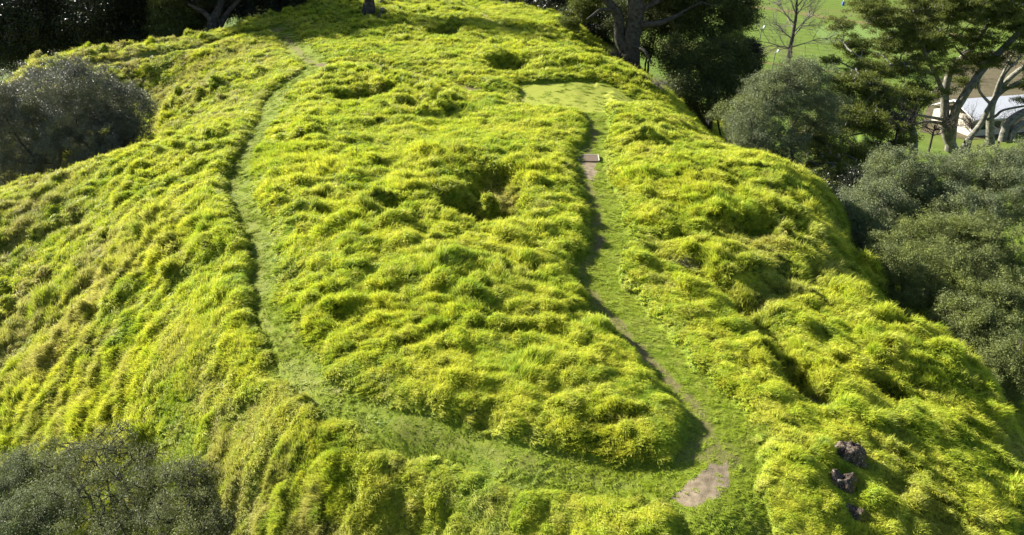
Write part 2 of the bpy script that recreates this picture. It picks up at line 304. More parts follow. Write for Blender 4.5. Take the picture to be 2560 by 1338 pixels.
def dirt_mat():
    s = NT('bare_dirt'); c = s.ramp(s.noise(5, 6, rough=.65), [(.3, (.15, .115, .07)), (.7, (.31, .25, .165))])
    c = s.mix(s.ramp(s.noise(30, 3), [(.62, (0, 0, 0)), (.7, (.6, .6, .6))]), c, (.14, .12, .07))
    return s.bsdf(c, .95, .1, s.noise(30, 5), .6, .02)
def field_mat():
    s = NT('playing_field_turf'); c = s.ramp(s.noise(.5, 5), [(.3, (.07, .12, .014)), (.7, (.125, .175, .025))])
    g = s.n('ShaderNodeTexWave', wave_type='BANDS', bands_direction='DIAGONAL'); g.inputs['Scale'].default_value = .11; g.inputs['Distortion'].default_value = .3; s.l(s.pos(), g.inputs['Vector'])
    c = s.mix(s.mul(g.outputs['Fac'], .45), c, (.15, .21, .04))
    c = s.mix(s.ramp(s.noise(.035, 4), [(.52, (0, 0, 0)), (.66, (.5, .5, .5))]), c, (.15, .14, .045))
    return s.bsdf(c, .9, .1)
def grass_mat():
    s = NT('grass_blades'); h = s.attr('tip'); dry = s.attr('dry', 'INSTANCER'); rnd = s.attr('rnd', 'INSTANCER'); mow = s.attr('mow', 'INSTANCER')
    n1 = s.noise(.35, 3); n2 = s.noise(2.2, 2)
    tip = s.ramp(s.mul(s.mul(n1, n2, 'ADD'), .5), [(.35, (.34, .52, .024)), (.46, (.64, .74, .036)), (.58, (.84, .83, .065))])
    tip = s.mix(s.mul(rnd, .35), tip, (.56, .60, .07))
    tip = s.mix(s.mul(mow, .7), tip, (.31, .43, .02))
    tip = s.mix(s.mul(dry, .85), tip, s.ramp(rnd, [(.2, (.42, .40, .08)), (.8, (.64, .57, .22))]))
    root = s.mix(dry, (.03, .085, .004), (.17, .13, .05))  # roots darker than tips by nature, darkened further to paint shade between tufts
    tip = s.mix(s.mul(s.ramp(s.attr('tone'), [(.0, (1, 1, 1)), (.35, (0, 0, 0))]), .6), tip, (.09, .20, .008)); tip = s.mix(s.mul(s.ramp(s.attr('tone'), [(.8, (0, 0, 0)), (1, (1, 1, 1))]), .6), tip, (.78, .78, .20))
    c = s.mix(h, root, tip)
    return s.bsdf(c, .55, .25, trans=.4, tcol=c)
def leaf_mat(name, a, b, tr=.25, rough=.5, spec=.4, scale=5.0, tc=None):
    s = NT(name); c = s.ramp(s.noise(scale, 4, rough=.8), [(.34, a), (.64, b)]); c = s.mix(s.ramp(s.noise(.7, 2), [(.45, (0, 0, 0)), (.7, (.45, .45, .45))]), c, tuple(min(v * 1.25, 1) for v in b[:2]) + (b[2] * .6,))
    return s.bsdf(c, rough, spec, trans=tr, tcol=tc or c)
def bark_mat(name, a, b, scale=3.0):
    s = NT(name); c = s.ramp(s.noise(scale, 5, rough=.7), [(.35, a), (.65, b)])
    return s.bsdf(c, .9, .15, s.noise(scale * 3, 5), .9, .04)
def flat_mat(name, a, rough=.6, spec=.3, var=.15, scale=4):
    s = NT(name); c = s.ramp(s.noise(scale, 4), [(.3, tuple(v * (1 - var) for v in a)), (.7, a)]); return s.bsdf(c, rough, spec)
def rock_mat():
    s = NT('lichened_rock'); c = s.ramp(s.noise(7, 6, rough=.7), [(.3, (.03, .02, .015)), (.55, (.10, .072, .052)), (.72, (.20, .165, .13))])
    c = s.mix(s.ramp(s.noise(22, 4), [(.58, (0, 0, 0)), (.64, (.85, .85, .85))]), c, (.36, .36, .30))
    c = s.mix(s.mul(s.attr('moss'), 1.0), c, s.ramp(s.noise(12, 4), [(.3, (.05, .055, .008)), (.7, (.20, .19, .02))]))
    return s.bsdf(c, .9, .2, s.noise(16, 6), 1.0, .08)
M = dict(hill=ground_mat(), path=path_mat(), lawn=lawn_mat(), dirt=dirt_mat(), field=field_mat(), grass=grass_mat(), rock=rock_mat(),
    olive=leaf_mat('olive_leaf', (.06, .08, .032), (.25, .285, .145), .28, .6, .3), olive2=leaf_mat('broadleaf', (.07, .095, .02), (.24, .27, .09), .3, .6, .3),
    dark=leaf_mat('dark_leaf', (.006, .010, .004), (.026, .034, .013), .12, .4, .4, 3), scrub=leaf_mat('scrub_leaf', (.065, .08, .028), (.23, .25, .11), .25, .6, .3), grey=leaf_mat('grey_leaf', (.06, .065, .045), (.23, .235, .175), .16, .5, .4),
    pine=leaf_mat('pine_needles', (.045, .065, .010), (.19, .215, .04), .3, .6, .25, 2.2), cypress=leaf_mat('cypress_leaf', (.03, .045, .010), (.10, .12, .03), .2, .6, .3, 2),
    lime=leaf_mat('lime_leaf', (.10, .14, .015), (.26, .30, .04), .3, .6, .3, 3),
    bark=bark_mat('grey_bark', (.09, .085, .065), (.30, .29, .23)), dbark=bark_mat('dark_bark', (.025, .022, .018), (.10, .09, .075)), bare=bark_mat('bare_twig', (.10, .085, .075), (.27, .24, .21), 6),
    twig=bark_mat('dead_twig', (.12, .10, .08), (.32, .28, .24), 8), cone=flat_mat('pine_cone', (.35, .32, .29), .8))
# ------------------------------------------------------------------ ground sheet
az = np.concatenate([np.linspace(-math.pi, -.74, 62)[:-1], np.linspace(-.74, .74, 700), np.linspace(.74, math.pi, 62)[1:]])
rr = np.concatenate([np.linspace(.4, 11, 14)[:-1], np.exp(np.linspace(math.log(11), math.log(118), 800)), np.exp(np.linspace(math.log(118), math.log(3500), 130))[1:]])
AZ, RR = np.meshgrid(az, rr); GX = RR * np.sin(AZ); GY = RR * np.cos(AZ)
GZ, g_mow, g_bare, g_dirt, g_dry, g_lawn, g_soft, _, _ = surface(GX.ravel(), GY.ravel())
GX = GX.ravel(); GY = GY.ravel(); nr_, na_ = RR.shape
idx = np.arange(nr_ * na_).reshape(nr_, na_)
quads = np.stack([idx[:-1, :-1], idx[:-1, 1:], idx[1:, 1:], idx[1:, :-1]], -1).reshape(-1, 4)[:, ::-1]
fc = quads[:, 0]
fieldm = (np.hypot(GX, GY) > 95) & (GZ < -15)
cls = np.zeros(len(quads), int)
cls[g_soft[fc] > .6] = 1; cls[g_lawn[fc]] = 2; cls[g_dirt[fc]] = 3; cls[fieldm[fc]] = 4
GV = np.c_[GX, GY, GZ]
for k, nm, mt in ((0, 'hill', 'hill'), (1, 'path', 'path'), (2, 'mown_lawn', 'lawn'), (3, 'bare_earth', 'dirt'), (4, 'playing_field', 'field')):
    q = quads[cls == k]; u, inv = np.unique(q.ravel(), return_inverse=True)
    tag(mesh_from(nm, GV[u], inv.reshape(-1, 4), M[mt], attrs={'bare': g_bare[u], 'dry': g_dry[u]}), kind='structure')
def gz(x, y): return float(surface(np.array([float(x)]), np.array([float(y)]))[0][0])
# ------------------------------------------------------------------ grass
def tuft_mesh(name, rng, nb=26, rad=.10, h=.2, wd=.0095):
    V = []; Fc = []; tp = []; bl = []
    for i in range(nb):
        a = rng.uniform(0, 6.283); r = rad * math.sqrt(rng.random()); bx, by = r * math.cos(a), r * math.sin(a)
        la = rng.gauss(0.0, .55) if rng.random() < .8 else rng.uniform(0, 6.28); hh = h * rng.uniform(.55, 1.25); ln = hh * rng.uniform(.15, .8); fa = rng.uniform(0, 3.14)
        wx, wy = math.cos(fa) * wd, math.sin(fa) * wd; b = len(V)
        m = (bx + ln * .3 * math.cos(la), by + ln * .3 * math.sin(la), hh * .62); t = (bx + ln * math.cos(la), by + ln * math.sin(la), hh * (1 - .25 * ln / hh))
        V += [(bx - wx, by - wy, -.03), (bx + wx, by + wy, -.03), (m[0] + wx * .8, m[1] + wy * .8, m[2]), (m[0] - wx * .8, m[1] - wy * .8, m[2]), (t[0] + wx * .15, t[1] + wy * .15, t[2]), (t[0] - wx * .15, t[1] - wy * .15, t[2])]
        tp += [0, 0, .75, .75, 1, 1]; bl += [rng.random()] * 6; Fc += [(b, b + 1, b + 2, b + 3), (b + 3, b + 2, b + 4, b + 5)]
    o = mesh_from(name, V, Fc, M['grass'], smooth=False, attrs={'tip': tp, 'tone': bl}); COL.objects.unlink(o); return o
tufts = bpy.data.collections.new('grass_tufts')
rng = random.Random(3)
for i in range(6): tufts.objects.link(tuft_mesh('grass_tuft', rng, 34 if i < 5 else 24, .10 + .01 * i, .23 + .02 * (i % 3)))
NG = 400000; gr = np.random.RandomState(11)
a_ = gr.uniform(-.70, .70, NG); r_ = np.exp(gr.uniform(math.log(14), math.log(116), NG)); x_ = r_ * np.sin(a_); y_ = r_ * np.cos(a_)
z_, mow_, bare_, dirt_, dry_, lawn_, soft_, edge_, t2_ = surface(x_, y_)
e = .12; zx = surface(x_ + e, y_)[0] - z_; zy = surface(x_, y_ + e)[0] - z_; zx = np.clip(zx / e, -1.2, 1.2); zy = np.clip(zy / e, -1.2, 1.2)
keep = (~dirt_ | (gr.rand(NG) < .05)) & (gr.rand(NG) > bare_ * 1.15) & (z_ > -14) & ~((mow_ > .5) & (gr.rand(NG) < .8)) & ~(lawn_ & (gr.rand(NG) < .75))
s_ = np.clip((r_ / 25) ** .75, .7, 2.2) * gr.uniform(.7, 1.25, NG)
hs = s_ * np.where(lawn_, .12, .13 + (.42 + .42 * np.clip(t2_ * 6, 0, 1.5)) * edge_ + .3 * edge_) * np.clip(.85 + .4 * vnoise(x_ * .6, y_ * .6, 4) + .45 * vnoise(x_ * 2.2, y_ * 2.2, 6), .4, 1.55)
hs = np.where(r_ > 40, np.minimum(hs, 1.35), hs)
sel = np.where(keep)[0]
gm = bpy.data.meshes.new('grass'); gm.vertices.add(len(sel)); gm.vertices.foreach_set('co', np.c_[x_, y_, z_][sel].astype(np.float32).ravel())
la_ = 2.2 * vnoise(x_ * .35, y_ * .35, 5) + .9 * vnoise(x_ * 1.3, y_ * 1.3, 2) - .4; lt_ = .38 * edge_
rot = np.c_[np.arctan(zy) * .5 - lt_ * np.sin(la_) + gr.normal(0, .12, NG), -np.arctan(zx) * .5 + lt_ * np.cos(la_) + gr.normal(0, .12, NG), la_ + gr.uniform(-.7, .7, NG)][sel]
for nm, typ, dat in (('rot', 'FLOAT_VECTOR', rot), ('scl', 'FLOAT_VECTOR', np.c_[s_, s_, hs][sel]), ('dry', 'FLOAT', np.clip(dry_ + gr.normal(0, .12, NG), 0, 1)[sel]), ('rnd', 'FLOAT', gr.rand(NG)[sel]), ('mow', 'FLOAT', mow_[sel]), ('pick', 'INT', gr.randint(0, 6, NG)[sel])):
    at = gm.attributes.new(nm, typ, 'POINT'); at.data.foreach_set('vector' if typ == 'FLOAT_VECTOR' else 'value', dat.astype(np.int32 if typ == 'INT' else np.float32).ravel())
go = bpy.data.objects.new('grass', gm); COL.objects.link(go); tag(go, 'long lumpy yellow-green grass covering the whole hilltop', 'grass', kind='stuff')
gn = bpy.data.node_groups.new('scatter_grass', 'GeometryNodeTree')
gn.interface.new_socket('Geometry', in_out='INPUT', socket_type='NodeSocketGeometry'); gn.interface.new_socket('Geometry', in_out='OUTPUT', socket_type='NodeSocketGeometry')
N = gn.nodes; gi = N.new('NodeGroupInput'); gout = N.new('NodeGroupOutput'); ip = N.new('GeometryNodeInstanceOnPoints'); ci = N.new('GeometryNodeCollectionInfo')
ci.inputs['Collection'].default_value = tufts; ci.inputs['Separate Children'].default_value = True; ci.inputs['Reset Children'].default_value = True
def na(nm, typ):
    x = N.new('GeometryNodeInputNamedAttribute'); x.data_type = typ; x.inputs['Name'].default_value = nm; return x.outputs['Attribute']
gn.links.new(gi.outputs[0], ip.inputs['Points']); gn.links.new(ci.outputs[0], ip.inputs['Instance']); ip.inputs['Pick Instance'].default_value = True
gn.links.new(na('pick', 'INT'), ip.inputs['Instance Index']); gn.links.new(na('rot', 'FLOAT_VECTOR'), ip.inputs['Rotation']); gn.links.new(na('scl', 'FLOAT_VECTOR'), ip.inputs['Scale'])
gn.links.new(ip.outputs[0], gout.inputs[0])
md = go.modifiers.new('scatter', 'NODES'); md.node_group = gn
# ------------------------------------------------------------------ vegetation builders
class MB:
    def __init__(s): s.V = []; s.F = []; s.n = 0
    def tube(s, pts, rad, k=7):
        pts = [Vector(p) for p in pts]; ring = []
        for i, p in enumerate(pts):
            d = (pts[min(i + 1, len(pts) - 1)] - pts[max(i - 1, 0)]).normalized(); a = d.cross(Vector((.31, .2, .93))); a = a.normalized() if a.length > .05 else Vector((1, 0, 0)); b = d.cross(a)
            s.V += [tuple(p + (a * math.cos(t) + b * math.sin(t)) * rad[i]) for t in [6.2832 * j / k for j in range(k)]]
        for i in range(len(pts) - 1):
            for j in range(k):
                q = s.n + i * k; s.F.append((q + j, q + (j + 1) % k, q + k + (j + 1) % k, q + k + j))
        s.n += len(pts) * k
    def box(s, c, d, rz=0):
        cs, sn = math.cos(rz), math.sin(rz)
        for sx, sy, sz in ((-1, -1, -1), (1, -1, -1), (1, 1, -1), (-1, 1, -1), (-1, -1, 1), (1, -1, 1), (1, 1, 1), (-1, 1, 1)):
            x, y, z = sx * d[0] / 2, sy * d[1] / 2, sz * d[2] / 2; s.V.append((c[0] + x * cs - y * sn, c[1] + x * sn + y * cs, c[2] + z))
        b = s.n; s.F += [(b, b + 3, b + 2, b + 1), (b + 4, b + 5, b + 6, b + 7), (b, b + 1, b + 5, b + 4), (b + 1, b + 2, b + 6, b + 5), (b + 2, b + 3, b + 7, b + 6), (b + 3, b, b + 4, b + 7)]; s.n += 8
    def build(s, name, mat, parent=None, smooth=True):
        o0 = Vector(parent.location) if parent else Vector((0, 0, 0)); V = np.array(s.V) - np.array(o0)
        return mesh_from(name, V, s.F, mat, parent, smooth)
def wander(a, b, rng, n_=6, amp=.12, sag=0.0):
    a = Vector(a); b = Vector(b); L = (b - a).length; out = []; off = Vector((0, 0, 0))
    for i in range(n_ + 1):
        t = i / n_; off += Vector((rng.gauss(0, 1), rng.gauss(0, 1), rng.gauss(0, 1))) * L * amp / n_ ** .5 * (1 if i else 0)
        out.append(a.lerp(b, t) + off * (1 - t) * 1.6 + Vector((0, 0, sag * L * math.sin(math.pi * t))))
    return out
def leaves(C, size, g, elong=2.2, up=0.0, dirs=None):
    n_ = len(C); d = g.normal(size=(n_, 3)) if dirs is None else dirs + g.normal(0, .45, (n_, 3))
    d[:, 2] += up; d /= np.linalg.norm(d, axis=1)[:, None] + 1e-9; q = g.normal(size=(n_, 3)); p = np.cross(d, q); p /= np.linalg.norm(p, axis=1)[:, None] + 1e-9
    sz = size * g.uniform(.6, 1.4, (n_, 1)); a = d * sz; b = p * sz / elong
    V = np.stack([C - a * .5, C + b * .5, C + a * .5, C - b * .5], 1).reshape(-1, 3); return V, np.arange(4 * n_).reshape(-1, 4)
def cloud(blobs, nsub, nleaf, sr, g, flat=1.0, shell=.5):
    """leaf positions: sub-clumps through each blob, leaves round each sub-clump"""
    C = []; S = []
    vols = np.array([b[1][0] * b[1][1] * b[1][2] for b in blobs]) ** (2 / 3); vols /= vols.sum()
    for (c, r), v in zip(blobs, vols):
        m = max(int(nsub * v), 3); d = g.normal(size=(m, 3)); d /= np.linalg.norm(d, axis=1)[:, None]
        q = (shell + (1.05 - shell) * g.rand(m, 1) ** .7) * (1 + .12 * g.normal(size=(m, 1))); sc = np.array(c) + d * q * np.array(r); S.append(sc)
        szs = sr * g.uniform(.5, 1.5, m); k = (nleaf * v / m * (szs / sr) ** 2 / 1.08).astype(int) + 2
        rep = np.repeat(np.arange(m), k); pts = sc[rep] + g.normal(size=(len(rep), 3)) * szs[rep][:, None] * np.array([1, 1, flat]) * .55; C.append(pts)
    return np.concatenate(C), np.concatenate(S)
def B(px, py, Y, rx, ry, rd=None):
    c = at_y(px, py, Y); m = mpp(Y, c.z); return (tuple(c), (rx * m, (rd or (rx + ry) / 2 * m), ry * m))
def tree(name, label, cat, blobs, base, leafmat, barkmat, nsub, nleaf, sr, size, seed, group=None, trunks=None, nbr=40, tr=.2, flat=.8, shell=.45, elong=2.4, up=0.0, twigs=200, stems=3, part='crown', tw=.03, cones=0):
    g = np.random.RandomState(seed); rng = random.Random(seed)
    bz = base[2] if len(base) > 2 else gz(base[0], base[1])
    root = empty(name, (base[0], base[1], bz), label, cat, group); O = Vector(root.location)
    C, S = cloud(blobs, nsub, nleaf, sr, g, flat, shell)
    V, Fq = leaves(C, size, g, elong, up)
    mesh_from(part, V - np.array(O), Fq, leafmat, root, smooth=False)
    mb = MB(); forks = []
    if trunks:
        for pts, r0, r1 in trunks:
            pts = [Vector(p) for p in pts]; sm = smooth_line([tuple(p) for p in pts], 4); kk = len(sm)
            mb.tube(sm, [r0 + (r1 - r0) * (i / (kk - 1)) ** .8 for i in range(kk)], 9); forks += [Vector(p) for p in sm[kk // 3:]]
    else:
        cc = sum((Vector(b[0]) for b in blobs), Vector()) / len(blobs)
        for i in range(stems):
            tgt = O.lerp(cc, .75) + Vector((rng.gauss(0, 1), rng.gauss(0, 1), 0)) * (cc - O).length * .18
            w_ = wander(O - Vector((0, 0, .4)), tgt, rng, 6, .08); mb.tube(w_, [tr * (1 - .11 * j) for j in range(7)], 8); forks += w_[2:]
    S = S[g.permutation(len(S))]
    if forks:
        FA = np.array([tuple(f) for f in forks])
        nodes = FA.copy(); rads = [tr * .45] * len(FA)
        nodes = list(nodes)
        for i in range(min(nbr, len(S))):
            t = S[i]; NA = np.array(nodes); dd = np.linalg.norm(NA - t, axis=1) + np.where(NA[:, 2] > t[2], 1.5, 0); j = int(np.argmin(dd)); r = rads[j] * .75
            w_ = wander(NA[j], t, rng, 5, .10, .05); mb.tube(w_, [max(r * (1 - .16 * q), .012) for q in range(6)], 5)
            for q, p in enumerate(w_[2:]): nodes.append(np.array(p)); rads.append(max(r * (1 - .16 * (q + 2)), .012))
        NA = np.array(nodes)
        for i in range(min(twigs, len(S))):
            t = S[(i + nbr) % len(S)]; j = int(np.argmin(np.linalg.norm(NA - t, axis=1)))
            mb.tube(wander(NA[j], t + g.normal(size=3) * sr * (.4 if tw < .04 else 1.1), rng, 3, .12), [tw, tw * .75, tw * .5, tw * .28], 3)
    mb.build('trunk', barkmat, root)
    if cones:
        mc = MB(); k = g.randint(0, len(S), cones)
        for i in k:
            c = S[i] + g.normal(size=3) * sr * .6; mc.tube([c + np.array([0, 0, -.11]), c, c + np.array([0, 0, .11])], [.02, .09, .02], 5)
        tag(mc.build('pine_cones', M['cone'], root), kind='stuff')
    return root
exec_objects = True
# ------------------------------------------------------------------ olives and shrubs on the right
P_ROCK = None
def gbase(px, Y, py=600):
    p = at_y(px, py, Y); return (p.x, p.y)
tree('olive_tree', 'grey-green bushy tree beyond the hill edge, left of the spreading pine', 'tree',
     [B(1965, 235, 60, 95, 75), B(1885, 300, 58, 62, 70), B(2020, 190, 61, 55, 48), B(1945, 365, 57, 75, 55), B(2050, 290, 61, 55, 60), B(1930, 220, 60, 60, 45), B(1870, 350, 56, 48, 45)], gbase(1960, 60), M['olive'], M['dbark'], 1000, 170000, .33, .10, 21, nbr=60, tr=.28)
tree('olive_tree', 'round grey-green tree in the shade at the foot of the pine foliage', 'tree',
     [B(2248, 436, 46, 85, 60), B(2188, 516, 43, 85, 65), B(2128, 536, 41, 42, 38), B(2178, 596, 40, 75, 50), B(2288, 516, 45, 70, 60), B(2133, 571, 40, 42, 40)], gbase(2290, 44), M['olive'], M['dbark'], 1000, 170000, .27, .085, 22, nbr=50, tr=.2)
tree('olive_tree', 'large grey-green tree at the right frame edge below the pine trunks', 'tree',
     [B(2450, 426, 47, 95, 65), B(2520, 496, 45, 80, 90), B(2410, 536, 43, 90, 70), B(2350, 456, 46, 70, 65), B(2550, 406, 47, 50, 50)], gbase(2490, 46), M['olive'], M['dbark'], 1000, 170000, .27, .085, 23, nbr=50, tr=.22)
tree('olive_tree', 'yellowish-green leafy tree halfway down the right frame edge', 'tree',
     [B(2330, 590, 38, 80, 55), B(2210, 620, 36, 45, 40), B(2420, 600, 38, 80, 60), B(2438, 636, 37, 120, 90), B(2318, 666, 35, 90, 70), B(2233, 661, 34, 75, 50), B(2378, 746, 33, 90, 60), B(2498, 746, 34, 90, 80), B(2183, 666, 34, 40, 36), B(2278, 736, 33, 60, 36)], gbase(2450, 36), M['olive2'], M['dbark'], 1350, 250000, .25, .078, 24, nbr=60, tr=.2)
tree('olive_tree', 'lowest dense leafy tree on the right, beside the steep grass edge', 'tree',
     [B(2400, 790, 31, 70, 50), B(2500, 760, 32, 80, 50), B(2448, 836, 30, 90, 70), B(2508, 926, 28, 90, 90), B(2398, 866, 29.5, 50, 55), B(2458, 936, 27.5, 55, 50), B(2408, 806, 31, 65, 50)], gbase(2520, 30), M['olive2'], M['dbark'], 1000, 190000, .22, .072, 25, nbr=40, tr=.16)
# ------------------------------------------------------------------ left trees
tree('broadleaf_tree', 'big dark silvery tree rising from the hollow at left', 'tree',
     [B(140, 270, 53, 110, 105), B(230, 240, 54, 85, 75), B(60, 330, 52, 110, 110), B(180, 370, 51, 110, 65), B(40, 420, 50, 70, 50), B(180, 175, 54, 45, 30), B(-30, 280, 52, 80, 100)], gbase(130, 52, 450), M['grey'], M['dbark'], 1500, 260000, .33, .09, 31, nbr=90, tr=.3, stems=5)
tree('broadleaf_tree', 'smaller rounded dark tree leaning right of the big silvery tree', 'tree',
     [B(325, 265, 55, 48, 55), B(330, 330, 54, 50, 45), B(285, 320, 54, 60, 60), B(260, 380, 53, 50, 35)], gbase(290, 54, 380), M['grey'], M['dbark'], 350, 50000, .36, .10, 32, nbr=30, tr=.18)
tree('scrubby_shrub', 'sparse twiggy grey shrub filling the bottom left corner', 'shrub',
     [B(300, 1120, 21.2, 85, 65), B(220, 1190, 20.4, 120, 70), B(340, 1210, 19.6, 100, 75), B(300, 1300, 18.8, 140, 60), B(150, 1150, 21.2, 60, 40)], gbase(290, 19.6, 1300), M['scrub'], M['dbark'], 420, 42000, .22, .055, 33, nbr=150, tr=.11, twigs=620, shell=.15, stems=6)
tree('scrubby_shrub', 'grey-green leafy shrub at the far left bottom edge', 'shrub',
     [B(60, 1180, 22.6, 90, 60), B(0, 1240, 22, 100, 80), B(110, 1270, 20.6, 110, 70), B(40, 1320, 20, 120, 60)], gbase(60, 20.8, 1300), M['olive'], M['dbark'], 520, 90000, .22, .055, 34, nbr=70, tr=.09, twigs=400, shell=.2, stems=5)
tree('scrubby_shrub', 'low dark brownish shrub right of the twiggy corner shrub', 'shrub',
     [B(470, 1190, 18.9, 75, 50), B(520, 1250, 18.2, 70, 55), B(430, 1290, 18, 90, 60), B(520, 1320, 17.2, 75, 45)], gbase(480, 18.4, 1300), M['scrub'], M['dbark'], 330, 36000, .2, .05, 35, nbr=100, tr=.07, twigs=450, shell=.15, stems=5)
# ------------------------------------------------------------------ dark wood behind the left rim
fl = [(-70, 98, -7.5, 'black-green forest tree at the top left corner'), (50, 97, -7, 'dark forest tree over the left half of the silvery tree'), (170, 96, -6, 'dark forest tree right above the silvery tree'), (290, 95, -4.6, 'dark forest tree just left of the feathery cypress'),
      (380, 104, -3.5, 'deeply shaded forest tree behind the feathery cypress'), (620, 106, -1.5, 'deeply shaded forest tree behind the fluted trunk'), (110, 108, -4, 'back forest tree showing between the two foremost left ones'), (240, 110, -3, 'back forest tree in the dark gap left of the cypress'),
      (740, 116, -2, 'far dark tree on the skyline side left of the lone trunk'), (850, 126, -2.5, 'farthest dark tree, its foliage touching the crest left of the lone trunk'), (500, 102, -3, 'dark forest tree filling the gap between cypress and fluted trunk')]
proto = None
for i, (px, Y, bz_, lb) in enumerate(fl):
    p = at_y(px, 60, Y); x, y = p.x, p.y
    if proto is None:
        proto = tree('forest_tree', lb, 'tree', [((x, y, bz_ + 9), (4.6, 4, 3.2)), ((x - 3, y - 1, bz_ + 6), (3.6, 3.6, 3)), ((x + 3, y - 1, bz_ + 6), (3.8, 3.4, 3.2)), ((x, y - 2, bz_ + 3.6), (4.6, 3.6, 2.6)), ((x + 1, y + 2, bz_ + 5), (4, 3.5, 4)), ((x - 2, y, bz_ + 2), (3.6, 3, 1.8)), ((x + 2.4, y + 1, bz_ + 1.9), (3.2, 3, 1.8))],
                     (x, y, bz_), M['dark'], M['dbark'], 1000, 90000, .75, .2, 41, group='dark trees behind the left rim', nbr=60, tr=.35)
    else:
        r = proto.copy(); COL.objects.link(r); r['label'] = lb
        r.location = (x, y, bz_); r.rotation_euler = (0, 0, i * 1.7); k = 1 + .09 * math.sin(i * 2.3); r.scale = (k * 1.05, k, k * 1.05)
        for ch in proto.children: c = ch.copy(); COL.objects.link(c); c.parent = r
tree('cypress_tree', 'feathery drooping cypress on the rim among the dark forest', 'tree',
     [B(440, 30, 90, 55, 45), B(425, 75, 89, 45, 40), B(455, 95, 88, 50, 22), B(480, 40, 90, 50, 50), B(430, -40, 90, 60, 60), B(440, -140, 88, 85, 80), B(450, -240, 88, 60, 70)], gbase(450, 90, 80), M['cypress'], M['dbark'], 800, 100000, .5, .17, 45, nbr=60, tr=.3, flat=.5)
tree('spreading_tree', 'dark tree with a fluted trunk on the rim, right of the cypress', 'tree',
     [B(560, -10, 92, 80, 45), B(620, 20, 93, 70, 40), B(500, 5, 91, 50, 50), B(590, -70, 92, 90, 60), B(540, -150, 90, 110, 70), B(620, -200, 91, 90, 80), B(520, -230, 90, 80, 60)], (at_y(535, 92, 88).x, 88), M['dark'], M['dbark'], 900, 100000, .6, .19, 46, nbr=60, tr=.4,
     trunks=[([at_y(538, 98, 88), at_y(530, 60, 88), at_y(548, 20, 89), at_y(560, -40, 90)], .75, .3), ([at_y(536, 92, 88), at_y(520, 40, 88), at_y(470, 10, 88)], .5, .15), ([at_y(538, 90, 88), at_y(570, 30, 89), at_y(620, -20, 90)], .45, .12)])
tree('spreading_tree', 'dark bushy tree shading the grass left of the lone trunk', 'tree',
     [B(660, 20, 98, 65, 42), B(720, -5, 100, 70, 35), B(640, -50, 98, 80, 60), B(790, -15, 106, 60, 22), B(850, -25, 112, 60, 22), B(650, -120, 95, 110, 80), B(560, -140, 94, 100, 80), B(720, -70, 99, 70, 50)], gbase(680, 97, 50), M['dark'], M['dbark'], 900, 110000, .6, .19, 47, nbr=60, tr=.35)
# ------------------------------------------------------------------ macrocarpa and dark bushes at top centre
Y = 80
b0 = hit(1575, 188); Yb = 76
tree('macrocarpa_tree', 'huge old tree with a thick dark trunk just past the lawn', 'tree',
     [B(1700, 5, 80, 75, 40), B(1780, 20, 80, 80, 50), B(1835, 55, 79, 45, 45), B(1640, -40, 80, 120, 50), B(1850, 0, 80, 40, 50), B(1720, 60, 79, 50, 25), B(1480, -50, 78, 100, 45), B(1800, 95, 78, 55, 30), B(1660, 20, 82, 80, 45), B(1750, -20, 82, 110, 50), B(1860, 30, 80, 40, 40)],
     (at_y(1575, 190, Yb).x, Yb, at_y(1575, 195, Yb).z), M['cypress'], M['dbark'], 1300, 150000, .55, .16, 51, nbr=90, tr=.35, flat=.45,
     trunks=[([at_y(1574, 215, Yb), at_y(1576, 160, Yb), at_y(1578, 100, Yb), at_y(1588, 50, Yb), at_y(1590, 0, Yb), at_y(1600, -60, Yb + 1)], 1.0, .7),
             ([at_y(1572, 135, Yb), at_y(1550, 100, Yb), at_y(1545, 40, Yb), at_y(1525, 10, Yb), at_y(1495, -25, Yb)], .62, .35),
             ([at_y(1542, 28, Yb), at_y(1505, 24, Yb - 1), at_y(1480, 40, Yb - 1.5), at_y(1466, 50, Yb - 2)], .22, .08),
             ([at_y(1592, 62, Yb), at_y(1640, 60, Yb - 1), at_y(1670, 50, Yb - 1), at_y(1706, 32, Yb - 1)], .36, .16),
             ([at_y(1585, 115, Yb - .8), at_y(1608, 124, Yb - 2), at_y(1620, 140, Yb - 2.5), at_y(1628, 158, Yb - 2.6)], .2, .07),
             ([at_y(1598, 30, Yb), at_y(1650, 0, Yb), at_y(1700, -20, Yb)], .3, .12)])
tree('dark_bush', 'dark bushy tree in deep shade between the huge trunk and the playing field', 'tree',
     [B(1740, 180, 74, 75, 60), B(1800, 150, 75, 75, 60), B(1760, 250, 71, 75, 40), B(1690, 140, 75, 45, 45), B(1690, 225, 71, 45, 35), B(1850, 190, 75, 48, 50), B(1800, 215, 73, 60, 50)], gbase(1770, 74, 300), M['cypress'], M['dbark'], 900, 90000, .55, .16, 52, nbr=60, tr=.3)
tree('dark_bush', 'dark shrub with a lime green top beside the field lamp post', 'shrub',
     [B(1872, 130, 80, 32, 30), B(1880, 165, 79, 26, 40), B(1840, 110, 80, 40, 25)], gbase(1872, 80, 300), M['dark'], M['dbark'], 200, 20000, .45, .15, 53, nbr=20, tr=.2)
tree('lime_shrub', 'small bright lime green shrub tip beside the dark bushes', 'shrub', [B(1832, 98, 76, 20, 10), B(1845, 92, 76, 12, 8)], gbase(1840, 77, 120), M['lime'], M['dbark'], 60, 5000, .3, .13, 54, nbr=8, tr=.12, twigs=10)
